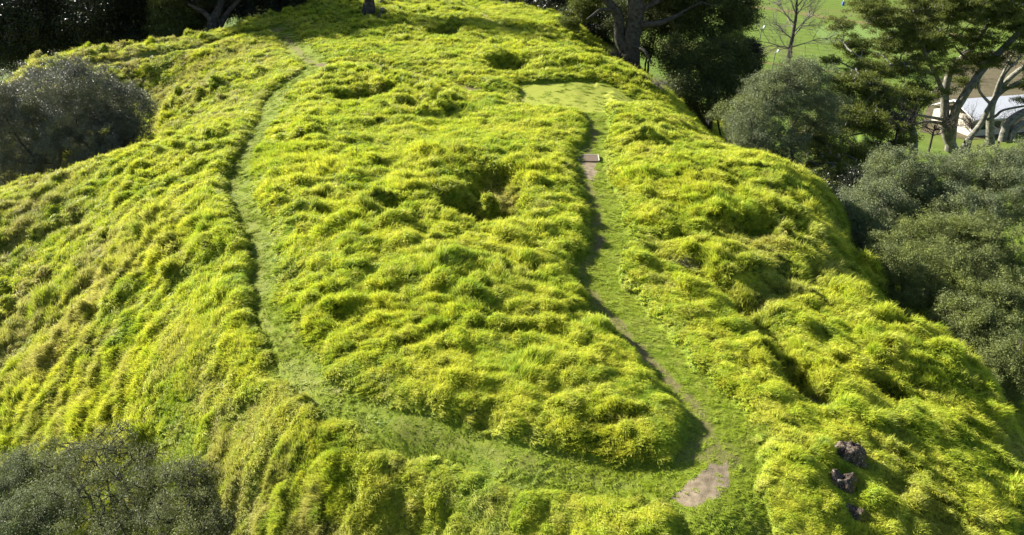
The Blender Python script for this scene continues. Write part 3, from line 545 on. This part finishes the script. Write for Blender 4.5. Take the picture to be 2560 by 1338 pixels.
tree('dark_bush', 'dark bushy tree at the top, behind the crest left of the huge trunk', 'tree',
     [B(1400, 20, 92, 60, 45), B(1340, 0, 96, 65, 38), B(1450, 50, 86, 55, 35), B(1420, -40, 92, 70, 40), B(1500, 70, 85, 45, 35), B(1290, -22, 99, 60, 26)], gbase(1410, 91, 60), M['dark'], M['dbark'], 600, 70000, .5, .17, 55, nbr=40, tr=.25)
tree('young_pine', 'small lighter green pine leaning beside the huge trunk', 'tree',
     [B(1450, 30, 80, 36, 30), B(1430, 58, 79, 26, 16), B(1470, 10, 81, 30, 25)], gbase(1462, 80, 80), M['pine'], M['bark'], 180, 18000, .42, .16, 56, nbr=20, tr=.16, flat=.4,
     trunks=[([at_y(1444, 84, 79), at_y(1447, 55, 79.5), at_y(1462, 25, 80)], .16, .08)])
tree('dark_bush', 'scrubby grey-green bush behind the huge trunk', 'shrub',
     [B(1640, 90, 84, 70, 60), B(1700, 60, 84, 70, 60), B(1560, 40, 84, 60, 50), B(1530, 80, 86, 60, 45), B(1660, 30, 86, 60, 50), B(1510, 20, 88, 70, 50), B(1590, 0, 88, 70, 50)], gbase(1620, 86, 120), M['cypress'], M['dbark'], 700, 90000, .45, .15, 57, nbr=40, tr=.16)
tree('dark_bush', 'shaded dark undergrowth along the hill edge beneath the low pine', 'shrub',
     [B(1935, 430, 54, 55, 40), B(2000, 470, 51, 55, 40), B(2070, 500, 48, 55, 36), B(2125, 525, 45, 45, 34), B(2130, 470, 50, 50, 40), B(1880, 395, 57, 40, 32), B(2170, 500, 47, 40, 30)], gbase(2010, 52, 520), M['dark'], M['dbark'], 500, 60000, .33, .12, 70, nbr=40, tr=.12)
tree('leafy_shrub', 'yellow-speckled dark shrub at the hill edge left of the olive tree', 'shrub',
     [B(1800, 280, 63, 28, 22), B(1835, 305, 60, 26, 25), B(1860, 265, 63, 22, 28)], gbase(1825, 61, 340), M['olive2'], M['dbark'], 90, 9000, .35, .13, 58, nbr=20, tr=.08)
# ------------------------------------------------------------------ pines on the right
def pt(px, py, Y): return at_y(px, py, Y)
tree('spreading_pine', 'tall twin-trunked pine with pale bark and layered foliage at the upper right', 'tree',
     [B(2450, 150, 84, 60, 26), B(2400, 10, 83, 90, 50), B(2280, 90, 82, 90, 40), B(2170, 15, 84, 60, 26), B(2110, 60, 82, 40, 18), B(2420, 210, 84, 40, 16), B(2540, 10, 84, 60, 40), B(2290, 40, 84, 80, 42), B(2390, 30, 85, 85, 45), B(2480, 30, 84, 85, 42), B(2540, 70, 84, 45, 30), B(2230, 110, 82, 65, 36), B(2330, 110, 83, 75, 36), B(2440, 100, 84, 70, 32), B(2150, 130, 80, 40, 22), B(2270, 170, 80, 75, 32), B(2370, 165, 83, 50, 24), B(2200, 50, 84, 60, 34), B(2130, 105, 80, 45, 18), B(2320, -30, 86, 110, 45), B(2480, -30, 86, 100, 45), B(2300, 225, 79, 75, 24), B(2180, 190, 79, 60, 22)],
     (pt(2375, 375, 84).x, 84, pt(2375, 380, 84).z), M['pine'], M['bark'], 1800, 370000, .42, .15, 61, nbr=150, tr=.3, flat=.5, shell=.1, elong=3.2, up=.5, twigs=520, tw=.055, cones=260,
     trunks=[([pt(2395, 400, 84), pt(2365, 330, 84), pt(2362, 270, 84), pt(2366, 210, 84), pt(2385, 165, 84), pt(2430, 120, 85), pt(2470, 60, 86)], .62, .22),
             ([pt(2375, 375, 84), pt(2385, 290, 83.5), pt(2410, 240, 83), pt(2460, 170, 83), pt(2510, 120, 83), pt(2570, 60, 83)], .55, .3),
             ([pt(2365, 250, 84), pt(2340, 190, 83), pt(2320, 150, 82), pt(2300, 90, 82)], .3, .12), ([pt(2362, 300, 84), pt(2320, 292, 82), pt(2270, 285, 80), pt(2210, 290, 78)], .2, .07),
             ([pt(2360, 310, 84), pt(2310, 305, 82), pt(2240, 330, 79)], .22, .07), ([pt(2330, 185, 83), pt(2270, 160, 81), pt(2190, 165, 79), pt(2130, 130, 78)], .2, .06), ([pt(2430, 120, 85), pt(2380, 90, 84), pt(2320, 60, 83)], .2, .07),
             ([pt(2460, 165, 83), pt(2420, 150, 84), pt(2390, 120, 84)], .22, .08)])
tree('leaning_pine', 'pine leaning steeply right with forked pale trunks before the white roof', 'tree',
     [B(2560, 120, 82, 55, 30), B(2500, 150, 82, 40, 16), B(2540, 215, 80, 34, 10), B(2590, 60, 82, 60, 30), B(2600, 180, 81, 50, 22), B(2560, 250, 80, 30, 12)],
     (pt(2405, 370, 80).x, 80, pt(2405, 375, 80).z), M['pine'], M['bark'], 220, 26000, .45, .17, 62, nbr=60, tr=.22, flat=.4, shell=.1, elong=3.2, up=.5, twigs=120,
     trunks=[([pt(2400, 385, 80), pt(2425, 345, 80), pt(2455, 305, 80), pt(2475, 265, 80), pt(2510, 225, 80), pt(2575, 195, 80)], .36, .2),
             ([pt(2468, 300, 80), pt(2490, 290, 79.5), pt(2510, 275, 79), pt(2580, 262, 79)], .18, .1), ([pt(2478, 262, 80), pt(2450, 230, 80), pt(2448, 200, 80), pt(2470, 170, 80)], .16, .07), ([pt(2500, 232, 80), pt(2510, 190, 80), pt(2545, 150, 80)], .17, .08)])
tree('leaning_pine', 'straight pale trunked pine standing behind the leaning pine', 'tree',
     [B(2600, 130, 88, 60, 25), B(2620, 80, 88, 60, 30)], (pt(2478, 345, 88).x, 88, pt(2478, 350, 88).z), M['pine'], M['bark'], 120, 12000, .45, .17, 63, nbr=30, tr=.2, flat=.4, twigs=60,
     trunks=[([pt(2476, 360, 88), pt(2476, 300, 88), pt(2485, 250, 88), pt(2530, 190, 88), pt(2590, 150, 88)], .5, .25), ([pt(2484, 250, 88), pt(2500, 200, 88), pt(2550, 100, 88)], .25, .1)])
tree('leaning_pine', 'thick curved pale trunk bowing right at the frame edge', 'tree',
     [B(2620, 200, 76, 60, 25)], (pt(2510, 350, 77).x, 77, pt(2510, 352, 77).z), M['pine'], M['bark'], 80, 8000, .45, .17, 64, nbr=20, tr=.2, flat=.4, twigs=40,
     trunks=[([pt(2508, 352, 77), pt(2520, 310, 77), pt(2550, 285, 77), pt(2600, 265, 77)], .5, .35), ([pt(2528, 350, 76.5), pt(2540, 320, 76.5), pt(2580, 300, 76.5), pt(2610, 290, 76.5)], .36, .28)])
tree('low_pine', 'dark low pine with many dead grey branches left of the twin trunks', 'tree',
     [B(2160, 275, 68, 90, 30), B(2020, 330, 62, 50, 30), B(2230, 360, 68, 60, 26), B(2130, 210, 70, 65, 34), B(2200, 250, 70, 80, 34), B(2280, 245, 72, 55, 30), B(2110, 300, 66, 70, 40), B(2190, 310, 66, 65, 34), B(2060, 390, 58, 65, 36), B(2130, 380, 60, 70, 34), B(2100, 440, 55, 60, 36), B(2180, 220, 71, 40, 22), B(2050, 350, 62, 40, 30), B(2080, 150, 74, 26, 12), B(2160, 170, 74, 45, 20), B(2080, 250, 69, 50, 26), B(2250, 310, 70, 45, 22), B(2160, 430, 60, 45, 30), B(2060, 465, 52, 40, 30), B(2110, 490, 51, 40, 22)],
     (pt(2282, 370, 72).x, 72, pt(2282, 380, 72).z), M['pine'], M['bark'], 1200, 230000, .38, .14, 65, nbr=130, tr=.2, flat=.5, shell=.1, elong=3.2, up=.4, twigs=520, tw=.05, cones=160,
     trunks=[([pt(2284, 385, 72), pt(2284, 340, 72), pt(2276, 310, 72), pt(2290, 280, 72)], .42, .25), ([pt(2276, 320, 72), pt(2230, 318, 70), pt(2170, 330, 68), pt(2100, 345, 66)], .17, .06), ([pt(2282, 350, 72), pt(2220, 360, 68), pt(2150, 385, 64), pt(2100, 400, 61)], .17, .06),
             ([pt(2290, 285, 72), pt(2240, 260, 72), pt(2180, 240, 71), pt(2110, 215, 70)], .16, .05), ([pt(2240, 365, 70), pt(2200, 378, 67), pt(2150, 400, 64), pt(2130, 402, 63)], .14, .06), ([pt(2290, 282, 72), pt(2220, 215, 73), pt(2150, 180, 74), pt(2090, 150, 75)], .14, .05)])
tree('bare_stump_tree', 'small brown bare tree in the gap between the pine foliage and the olives', 'tree',
     [B(2190, 400, 64, 26, 14)], (pt(2215, 450, 64).x, 64, pt(2215, 455, 64).z), M['twig'], M['dbark'], 20, 300, .3, .1, 66, nbr=14, tr=.1, twigs=30,
     trunks=[([pt(2222, 455, 64), pt(2212, 420, 64), pt(2205, 385, 64)], .3, .14), ([pt(2205, 470, 62), pt(2190, 440, 62), pt(2165, 440, 62), pt(2140, 430, 62)], .14, .05)])
# ------------------------------------------------------------------ bare deciduous tree on the field
def grow(mb, p, d, L, r, lvl, rng, ends):
    k = 5; pts = [p.copy()]; q = p.copy(); dd = d.normalized()
    for i in range(k):
        dd = (dd + Vector((rng.gauss(0, .13), rng.gauss(0, .13), rng.gauss(.03, .1)))).normalized(); q = q + dd * L / k; pts.append(q.copy())
    mb.tube(pts, [r * (1 - .12 * i) for i in range(k + 1)], 6 if lvl < 2 else 3)
    if lvl >= 5: return
    nb = (5, 5, 5, 4, 3)[lvl]
    for i in range(nb):
        j = rng.randint(1 if lvl else 2, k); a = rng.uniform(.35, 1.0); side = dd.cross(Vector((rng.gauss(0, 1), rng.gauss(0, 1), rng.gauss(0, 1)))).normalized()
        grow(mb, pts[j], dd * math.cos(a) + side * math.sin(a), L * rng.uniform(.5, .78), r * .5, lvl + 1, rng, ends)
rng = random.Random(5); bt = at_z(1970, 158, -20); root = empty('bare_tree', bt, 'tall leafless deciduous tree at the edge of the playing field', 'tree')
mb = MB(); ends = []
tt = Vector(bt); mtop = tt + Vector((.2, 0, 9)); mb.tube([tt - Vector((0, 0, .3)), tt + Vector((0, 0, 3)), tt + Vector((.15, .1, 6)), mtop, tt + Vector((-.2, 0, 13)), tt + Vector((-.4, 0, 20))], [.48, .42, .36, .3, .2, .08], 9); mb.build('trunk', M['dbark'], root)
mb = MB()
for z_0, dr, L_ in ((3.0, (-1, .3, .25), 5.5), (3.2, (1, -.2, .35), 5.5), (4.6, (.8, .6, .8), 5), (5, (-.8, -.5, .5), 5), (6, (1, .2, .9), 5.5), (8, (-1, .3, .6), 5.5), (9, (.55, 0, 1.2), 6), (10, (-.7, .2, 1), 5.5), (11, (.7, -.4, .9), 4.5), (12, (-.4, -.5, 1), 4), (2.8, (-.5, -.9, .3), 4), (7, (.2, .9, .6), 4.5), (13.5, (.3, .3, 1), 4)):
    grow(mb, tt + Vector((0, 0, z_0)), Vector(dr), L_, .15, 1, rng, ends)
mb.build('branches', M['bare'], root, False)
for (px, Y, hh, lb, sd_) in ((2500, 92, 4.2, 'leafless twiggy small tree tangled in front of the white roof', 8), (2430, 90, 3.2, 'low leafless thicket left of the white building wall', 9), (2330, 82, 3.5, 'bare scrubby tree between the pine trunks, on brown soil', 10), (2240, 66, 2.6, 'small bare scrub under the dark low pine', 12)):
    p = at_y(px, 345, Y); rng = random.Random(sd_); root = empty('bare_scrub_tree', tuple(p), lb, 'tree'); mb = MB(); mb.tube([p - Vector((0, 0, 2)), p + Vector((0, 0, hh * .4))], [.14, .1], 6); mb.build('trunk', M['dbark'], root); mb = MB()
    for q in range(7): grow(mb, p + Vector((0, 0, hh * rng.uniform(0, .4))), Vector((rng.gauss(0, 1), rng.gauss(0, .7), rng.uniform(.3, 1))), hh * .6, .07, 2, rng, [])
    mb.build('branches', M['dbark'], root, False)
# ------------------------------------------------------------------ lone trunk, logs, dead shrubs
def log(name, label, pts, r0, r1, mat, cat='log', branches=()):
    mb = MB(); sm = smooth_line([tuple(p) for p in pts], 4); k = len(sm); rg = random.Random(len(label))
    mb.tube([p + np.array([0, 0, 0]) for p in sm], [max((r0 + (r1 - r0) * i / (k - 1)) * rg.uniform(.85, 1.12), .02) for i in range(k)], 9)
    mb.tube([sm[0] - (sm[1] - sm[0]) * .05, sm[0]], [.02, r0], 9); mb.tube([sm[-1], sm[-1] + (sm[-1] - sm[-2]) * .2], [r1, .01], 9)
    for bp, br in branches: mb.tube(smooth_line([tuple(p) for p in bp], 3), np.linspace(br, br * .3, (len(bp) - 1) * 3 + 1), 5)
    c = sm[0]; root = empty(name, tuple(c), label, cat); o = mb.build(name, mat, root)
    # a thing of one mesh: drop the empty
    o.parent = None; o.location = root.location; o.name = 'x'; bpy.data.objects.remove(root); o.name = name; tag(o, label, cat); return o
hx, hy = hit(926, 46); hz = gz(hx, hy) - .1
root = empty('lone_tree', (hx, hy, hz), 'thick dark trunk standing alone on the grass at the top', 'tree'); mb = MB(); mb.tube([(hx, hy, hz - .3), (hx, hy, hz + .2), (hx, hy, hz + .9), (hx + .02, hy, hz + 2), (hx - .05, hy, hz + 4), (hx + .2, hy, hz + 7)], [.85, .7, .58, .52, .5, .38], 12)
mb.tube([(hx - .5, hy - .2, hz - .1), (hx - .62, hy - .2, hz + .8), (hx - .5, hy - .1, hz + 1.5)], [.28, .22, .1], 8)
for a in (0.4, 1.9, 3.3, 5.0): mb.tube([(hx, hy, hz + .5), (hx + .6 * math.cos(a), hy + .6 * math.sin(a), hz + .15), (hx + 1.1 * math.cos(a), hy + 1.1 * math.sin(a), hz - .1)], [.35, .25, .1], 7)
mb.build('trunk', M['dbark'], root)
g9 = np.random.RandomState(9); C, S9 = cloud([((hx + .5, hy, hz + 9), (3.2, 3.2, 1.8)), ((hx - 2, hy + 1, hz + 8.3), (2, 2, 1.2))], 200, 16000, .5, g9); V, Fq = leaves(C - np.array([hx, hy, hz]), .2, g9); mesh_from('crown', V, Fq, M['dark'], root, smooth=False)
mb = MB(); rg = random.Random(4)
for s9 in S9[:40]: mb.tube(wander((hx + .1, hy, hz + 6), s9, rg, 5, .08), [.2, .16, .12, .08, .05, .03], 5)
mb.build('branches', M['dbark'], root)
def on(px, py, up=.1):
    x, y = hit(px, py); return (x, y, gz(x, y) + up)
log('fallen_log', 'short dark log lying right of the lone trunk', [on(943, 24, .12), on(955, 20, .2), on(968, 15, .3), on(984, 11, .25)], .13, .25, M['dbark'])
log('fallen_log', 'broken pale-ended branch lying below the lone trunk', [on(943, 61, .12), on(952, 53, .35), on(962, 50, .35), on(975, 54, .15)], .18, .12, M['dbark'])
log('fallen_log', 'pale bleached chunk of wood below the lone trunk', [on(955, 47, .2), on(958, 42, .35), on(956, 36, .35)], .22, .14, M['twig'])
xa = [pt(1572, 178, 74), pt(1580, 195, 72), pt(1595, 205, 70), pt(1622, 218, 68), pt(1650, 226, 67)]
xa = [(p.x, p.y, max(gz(p.x, p.y) + .2, min(p.z, gz(p.x, p.y) + 1.5))) for p in xa]
log('fallen_log', 'long dark fallen limb under the huge trunk at the hill edge', xa, .3, .2, M['dbark'])
def dead_shrub(label, px, py, w_, h_, n_, mat, seed, cat='dead shrub', name='dead_shrub', rad=.014):
    x, y, z = on(px, py, 0); rg = random.Random(seed); mb = MB()
    for i in range(n_):
        a = rg.uniform(0, 6.28); l = rg.uniform(.4, 1); p0 = Vector((x + rg.gauss(0, w_ * .2), y + rg.gauss(0, w_ * .2), z - .05)); p1 = p0 + Vector((math.cos(a) * w_ * l * .8, math.sin(a) * w_ * l * .8, h_ * rg.uniform(.5, 1.1)))
        wv = wander(p0, p1, rg, 4, .12); mb.tube(wv, [rad, rad * .8, rad * .6, rad * .4, rad * .25], 3)
        for q in range(2): mb.tube(wander(wv[2 + q], wv[4] + Vector((rg.gauss(0, .3), rg.gauss(0, .3), rg.gauss(0, .2))) * w_, rg, 2, .1), [rad * .5, rad * .4, rad * .2], 3)
    o = mb.build(name, mat); tag(o, label, cat); return o
dead_shrub('brown dead brush heaped under the huge trunk', 1545, 175, 1.6, 1.4, 120, M['twig'], 1, rad=.03)
dead_shrub('reddish dead brush at the hill edge below the fallen limb', 1630, 232, 1.2, .9, 90, M['twig'], 2, rad=.028)
dead_shrub('small grey dead bush in the gully above the mossy rocks', 2035, 990, .35, .45, 80, M['twig'], 3, rad=.009)
dead_shrub('pale dead stems in the rough grass right of the worn path', 1700, 660, .7, .3, 90, M['twig'], 4, rad=.01)
dead_shrub('brown dead twigs above the larger mossy rock', 2235, 1070, .35, .15, 70, M['twig'], 5, rad=.011)
dead_shrub('brown dead stalks standing at the dark foot of the bushes', 1900, 1, .1, .1, 4, M['twig'], 6) if False else None
# ------------------------------------------------------------------ rocks
def rock(label, px, py, w_, h_, seed, moss=.35, name='rock', lift=0):
    import bmesh
    x, y, z = on(px, py, 0); bm = bmesh.new(); bmesh.ops.create_icosphere(bm, subdivisions=5, radius=1)
    V = np.array([v.co[:] for v in bm.verts]); Fc = np.array([[v.index for v in f.verts] for f in bm.faces]); bm.free()
    n3 = lambda s_, k: (vnoise(V[:, 0] * s_ + seed * 3 + 9, V[:, 1] * s_ + V[:, 2] * s_ * .7 + 5, k) + vnoise(V[:, 2] * s_ + 3 + seed, V[:, 0] * s_ - V[:, 1] * s_ * .6 + 8, k + 1)) * .5
    r = 1 + .30 * n3(1.4, 0) + .16 * n3(3.5, 2) + .10 * np.abs(n3(8, 4)) + .05 * n3(16, 5)
    P = V * r[:, None] * np.array([w_, w_ * .8, h_]); P[:, 2] *= 1 - .25 * np.clip(P[:, 0] / w_, -1, 1)
    mo = np.clip(sstep(.0, .5, V[:, 0] * .7 - V[:, 2] * .4 - V[:, 1] * .2 + .5 * n3(3, 3)) * moss * 2.2, 0, 1)
    o = mesh_from(name, P, Fc, M['rock'], attrs={'moss': mo}); o.location = (x, y, z + lift); tag(o, label, 'rock', 'weathered rocks in the grass'); return o
rock('larger lichened rock with a pale grey jagged top', 2120, 1158, .56, .70, 1, .7, lift=-.28)
rock('smaller purplish rock standing below the larger rock', 2102, 1222, .46, .58, 2, .7, lift=-.24)
rock('low yellow-mossed rock almost sunk in grass below the other two', 2130, 1290, .36, .24, 3, 2.2, lift=-.08)
# ------------------------------------------------------------------ wooden step box on the right path
cx0, cy0 = hit(1471, 392); zf = gz(cx0, cy0) - .05
root = empty('step_box', (cx0, cy0, zf), 'pale timber step frame filled with gravel across the right path', 'step')
tm = flat_mat('pale_timber', (.62, .55, .42), .7); gvm = flat_mat('brown_gravel', (.20, .155, .115), .95, .1, .55, 40)
def part(name, mat, boxes, parent, smooth=False):
    mb = MB(); [mb.box(*b) for b in boxes]; return mb.build(name, mat, parent, smooth)
wd2 = .56; part('back_board', tm, [((cx0, cy0 + .5, zf + .04), (wd2 * 2 + .1, .04, .2))], root)
part('side_board', tm, [((cx0 - wd2, cy0 - .06, zf + .05), (.04, 1.0, .2), .04)], root); part('side_board', tm, [((cx0 + wd2, cy0 - .06, zf + .05), (.04, 1.0, .2), -.04)], root)
part('front_board', tm, [((cx0, cy0 - .62, zf - .03), (wd2 * 2 + .02, .04, .14))], root)
part('gravel_fill', gvm, [((cx0, cy0 - .06, zf + .0), (wd2 * 2 - .05, 1.06, .23))], root)
# ------------------------------------------------------------------ the playing field and what stands there
def strip(name, pxs, wd, mat, dz):
    L = [np.array(at_z(a, b, -20 + dz)) for a, b in pxs]; V = []
    for i, p in enumerate(L):
        d = L[min(i + 1, len(L) - 1)] - L[max(i - 1, 0)]; d = d / np.linalg.norm(d[:2]); nn = np.array([-d[1], d[0], 0]); V += [p + nn * wd, p - nn * wd]
    tag(mesh_from(name, V, [(2 * i, 2 * i + 1, 2 * i + 3, 2 * i + 2) for i in range(len(L) - 1)], mat), kind='structure')
wm = NT('worn_strip'); worn = wm.bsdf(wm.ramp(wm.noise(.4, 5, rough=.8), [(.35, (.09, .15, .02)), (.6, (.19, .14, .06))]), .9, .1)
strip('worn_track', [(1840, 10), (1900, 18), (1980, 30), (2070, 45), (2160, 58), (2260, 70), (2420, 92)], 2.4, worn, .02)
strip('worn_track', [(1860, 152), (1920, 158), (2000, 168), (2120, 185), (2200, 190)], 1.0, worn, .02)
mw = NT('mown_stripe'); mws = mw.bsdf(mw.ramp(mw.noise(1.5, 5), [(.3, (.13, .20, .04)), (.7, (.16, .23, .06))]), .9, .1)
V = [at_z(a, b, -19.97) for a, b in [(2030, 76), (2095, 53), (2260, 72), (2250, 140), (2060, 108)]]
tag(mesh_from('mown_pitch', V, [(0, 1, 2), (0, 2, 3), (0, 3, 4)], mws), kind='structure')
bw = NT('brown_bank'); bwn = bw.bsdf(bw.ramp(bw.noise(.8, 6, rough=.75), [(.35, (.07, .07, .03)), (.65, (.16, .125, .08))]), .95, .1)
V = [at_z(a, b, -19.96) for a, b in [(2390, 150), (2460, 130), (2620, 120), (2640, 330), (2420, 350), (2300, 330), (2330, 230)]]
tag(mesh_from('bare_soil', V, [(0, 1, 2), (0, 2, 3), (0, 3, 4), (0, 4, 5), (0, 5, 6)], bwn), kind='structure')
wht = flat_mat('white_paint', (.8, .8, .78), .5); dpole = flat_mat('dark_steel', (.10, .10, .10), .5); blue = flat_mat('blue_padding', (.03, .10, .28), .6); lampm = flat_mat('lamp_glass', (.75, .8, .82), .3)
gx, gy, gz0 = at_z(2107, 14, -20); root = empty('goal_post', (gx, gy, -20), 'white post with a blue pad on the playing field', 'goal post')
mb = MB(); mb.tube([(gx, gy, -20), (gx, gy, -14), (gx, gy, -8)], [.09, .09, .08], 8); mb.build('post', wht, root)
mb = MB(); mb.tube([(gx, gy, -20), (gx, gy, -18.9), (gx, gy, -18.85)], [.42, .42, .1], 10); mb.build('pad', blue, root)
def lamp(label, px, py, hp, globe=True):
    x, y, z = at_z(px, py, -20); root = empty('lamp_post', (x, y, -20), label, 'lamp post', 'lamp posts by the playing field')
    mb = MB(); mb.tube([(x, y, -20), (x + .1, y, -20 + hp * .6), (x + .2, y, -20 + hp)], [.11, .09, .07], 8); mb.build('pole', dpole, root)
    mb = MB(); mb.tube([(x - .3, y, -20 + hp + .05), (x + .6, y, -20 + hp + .1)], [.07, .07], 6); mb.build('arm', wht, root)
    mb = MB(); c = Vector((x + .75, y, -20 + hp + .35)); k = [(-.34, .05), (-.25, .22), (0, .32), (.22, .24), (.34, .03)]; mb.tube([c + Vector((0, 0, a)) for a, b in k], [b for a, b in k], 10); mb.build('lamp_head', lampm, root)
lamp('dark lamp post with a white globe left of the leafless tree', 1890, 160, 7.0); lamp('thin lamp post right of the globe lamp, under the leafless tree', 1930, 176, 3.4)
# white-roofed building
rx0, ry0, _ = at_z(2500, 335, -20); root = empty('white_building', (rx0, ry0, -20), 'white-roofed low building half hidden behind the pine trunks', 'building')
wl = flat_mat('cream_wall', (.55, .50, .40), .8); rfm = flat_mat('white_roof', (.8, .8, .8), .5, .3, .08, 1.5)
part('wall', wl, [((rx0, ry0 + 4, -18.75), (13, 8, 2.5), .25)], root)
mb = MB(); cs, sn = math.cos(.25), math.sin(.25)
def rp(u, v, h): return (rx0 + u * cs - v * sn, ry0 + 4 + u * sn + v * cs, h)
mb.V = [rp(-7, -4.6, -17.5), rp(7, -4.6, -17.5), rp(7, 0, -15.6), rp(-7, 0, -15.6), rp(7, 4.6, -17.5), rp(-7, 4.6, -17.5), rp(-7, -4.6, -17.35), rp(7, -4.6, -17.35), rp(7, 0, -15.4), rp(-7, 0, -15.4), rp(7, 4.6, -17.35), rp(-7, 4.6, -17.35)]
mb.F = [(6, 7, 8, 9), (9, 8, 10, 11), (0, 1, 7, 6), (5, 4, 10, 11), (0, 6, 9, 3), (3, 9, 11, 5), (1, 2, 8, 7), (2, 4, 10, 8), (0, 3, 2, 1), (3, 5, 4, 2)]; mb.n = 12; mb.build('roof', rfm, root, False)
gl = flat_mat('dark_glass', (.03, .035, .04), .15, .5)
for u in (-4.6, -2.2, 2.6): mb = MB(); p = rp(u, -4.02, -18.5); mb.box(p, (1.3, .08, 1.1), .25); mb.build('window', gl, root, False)
mb = MB(); mb.box(rp(.3, -4.02, -18.9), (1.0, .09, 2.1), .25); mb.build('door', gl, root, False)
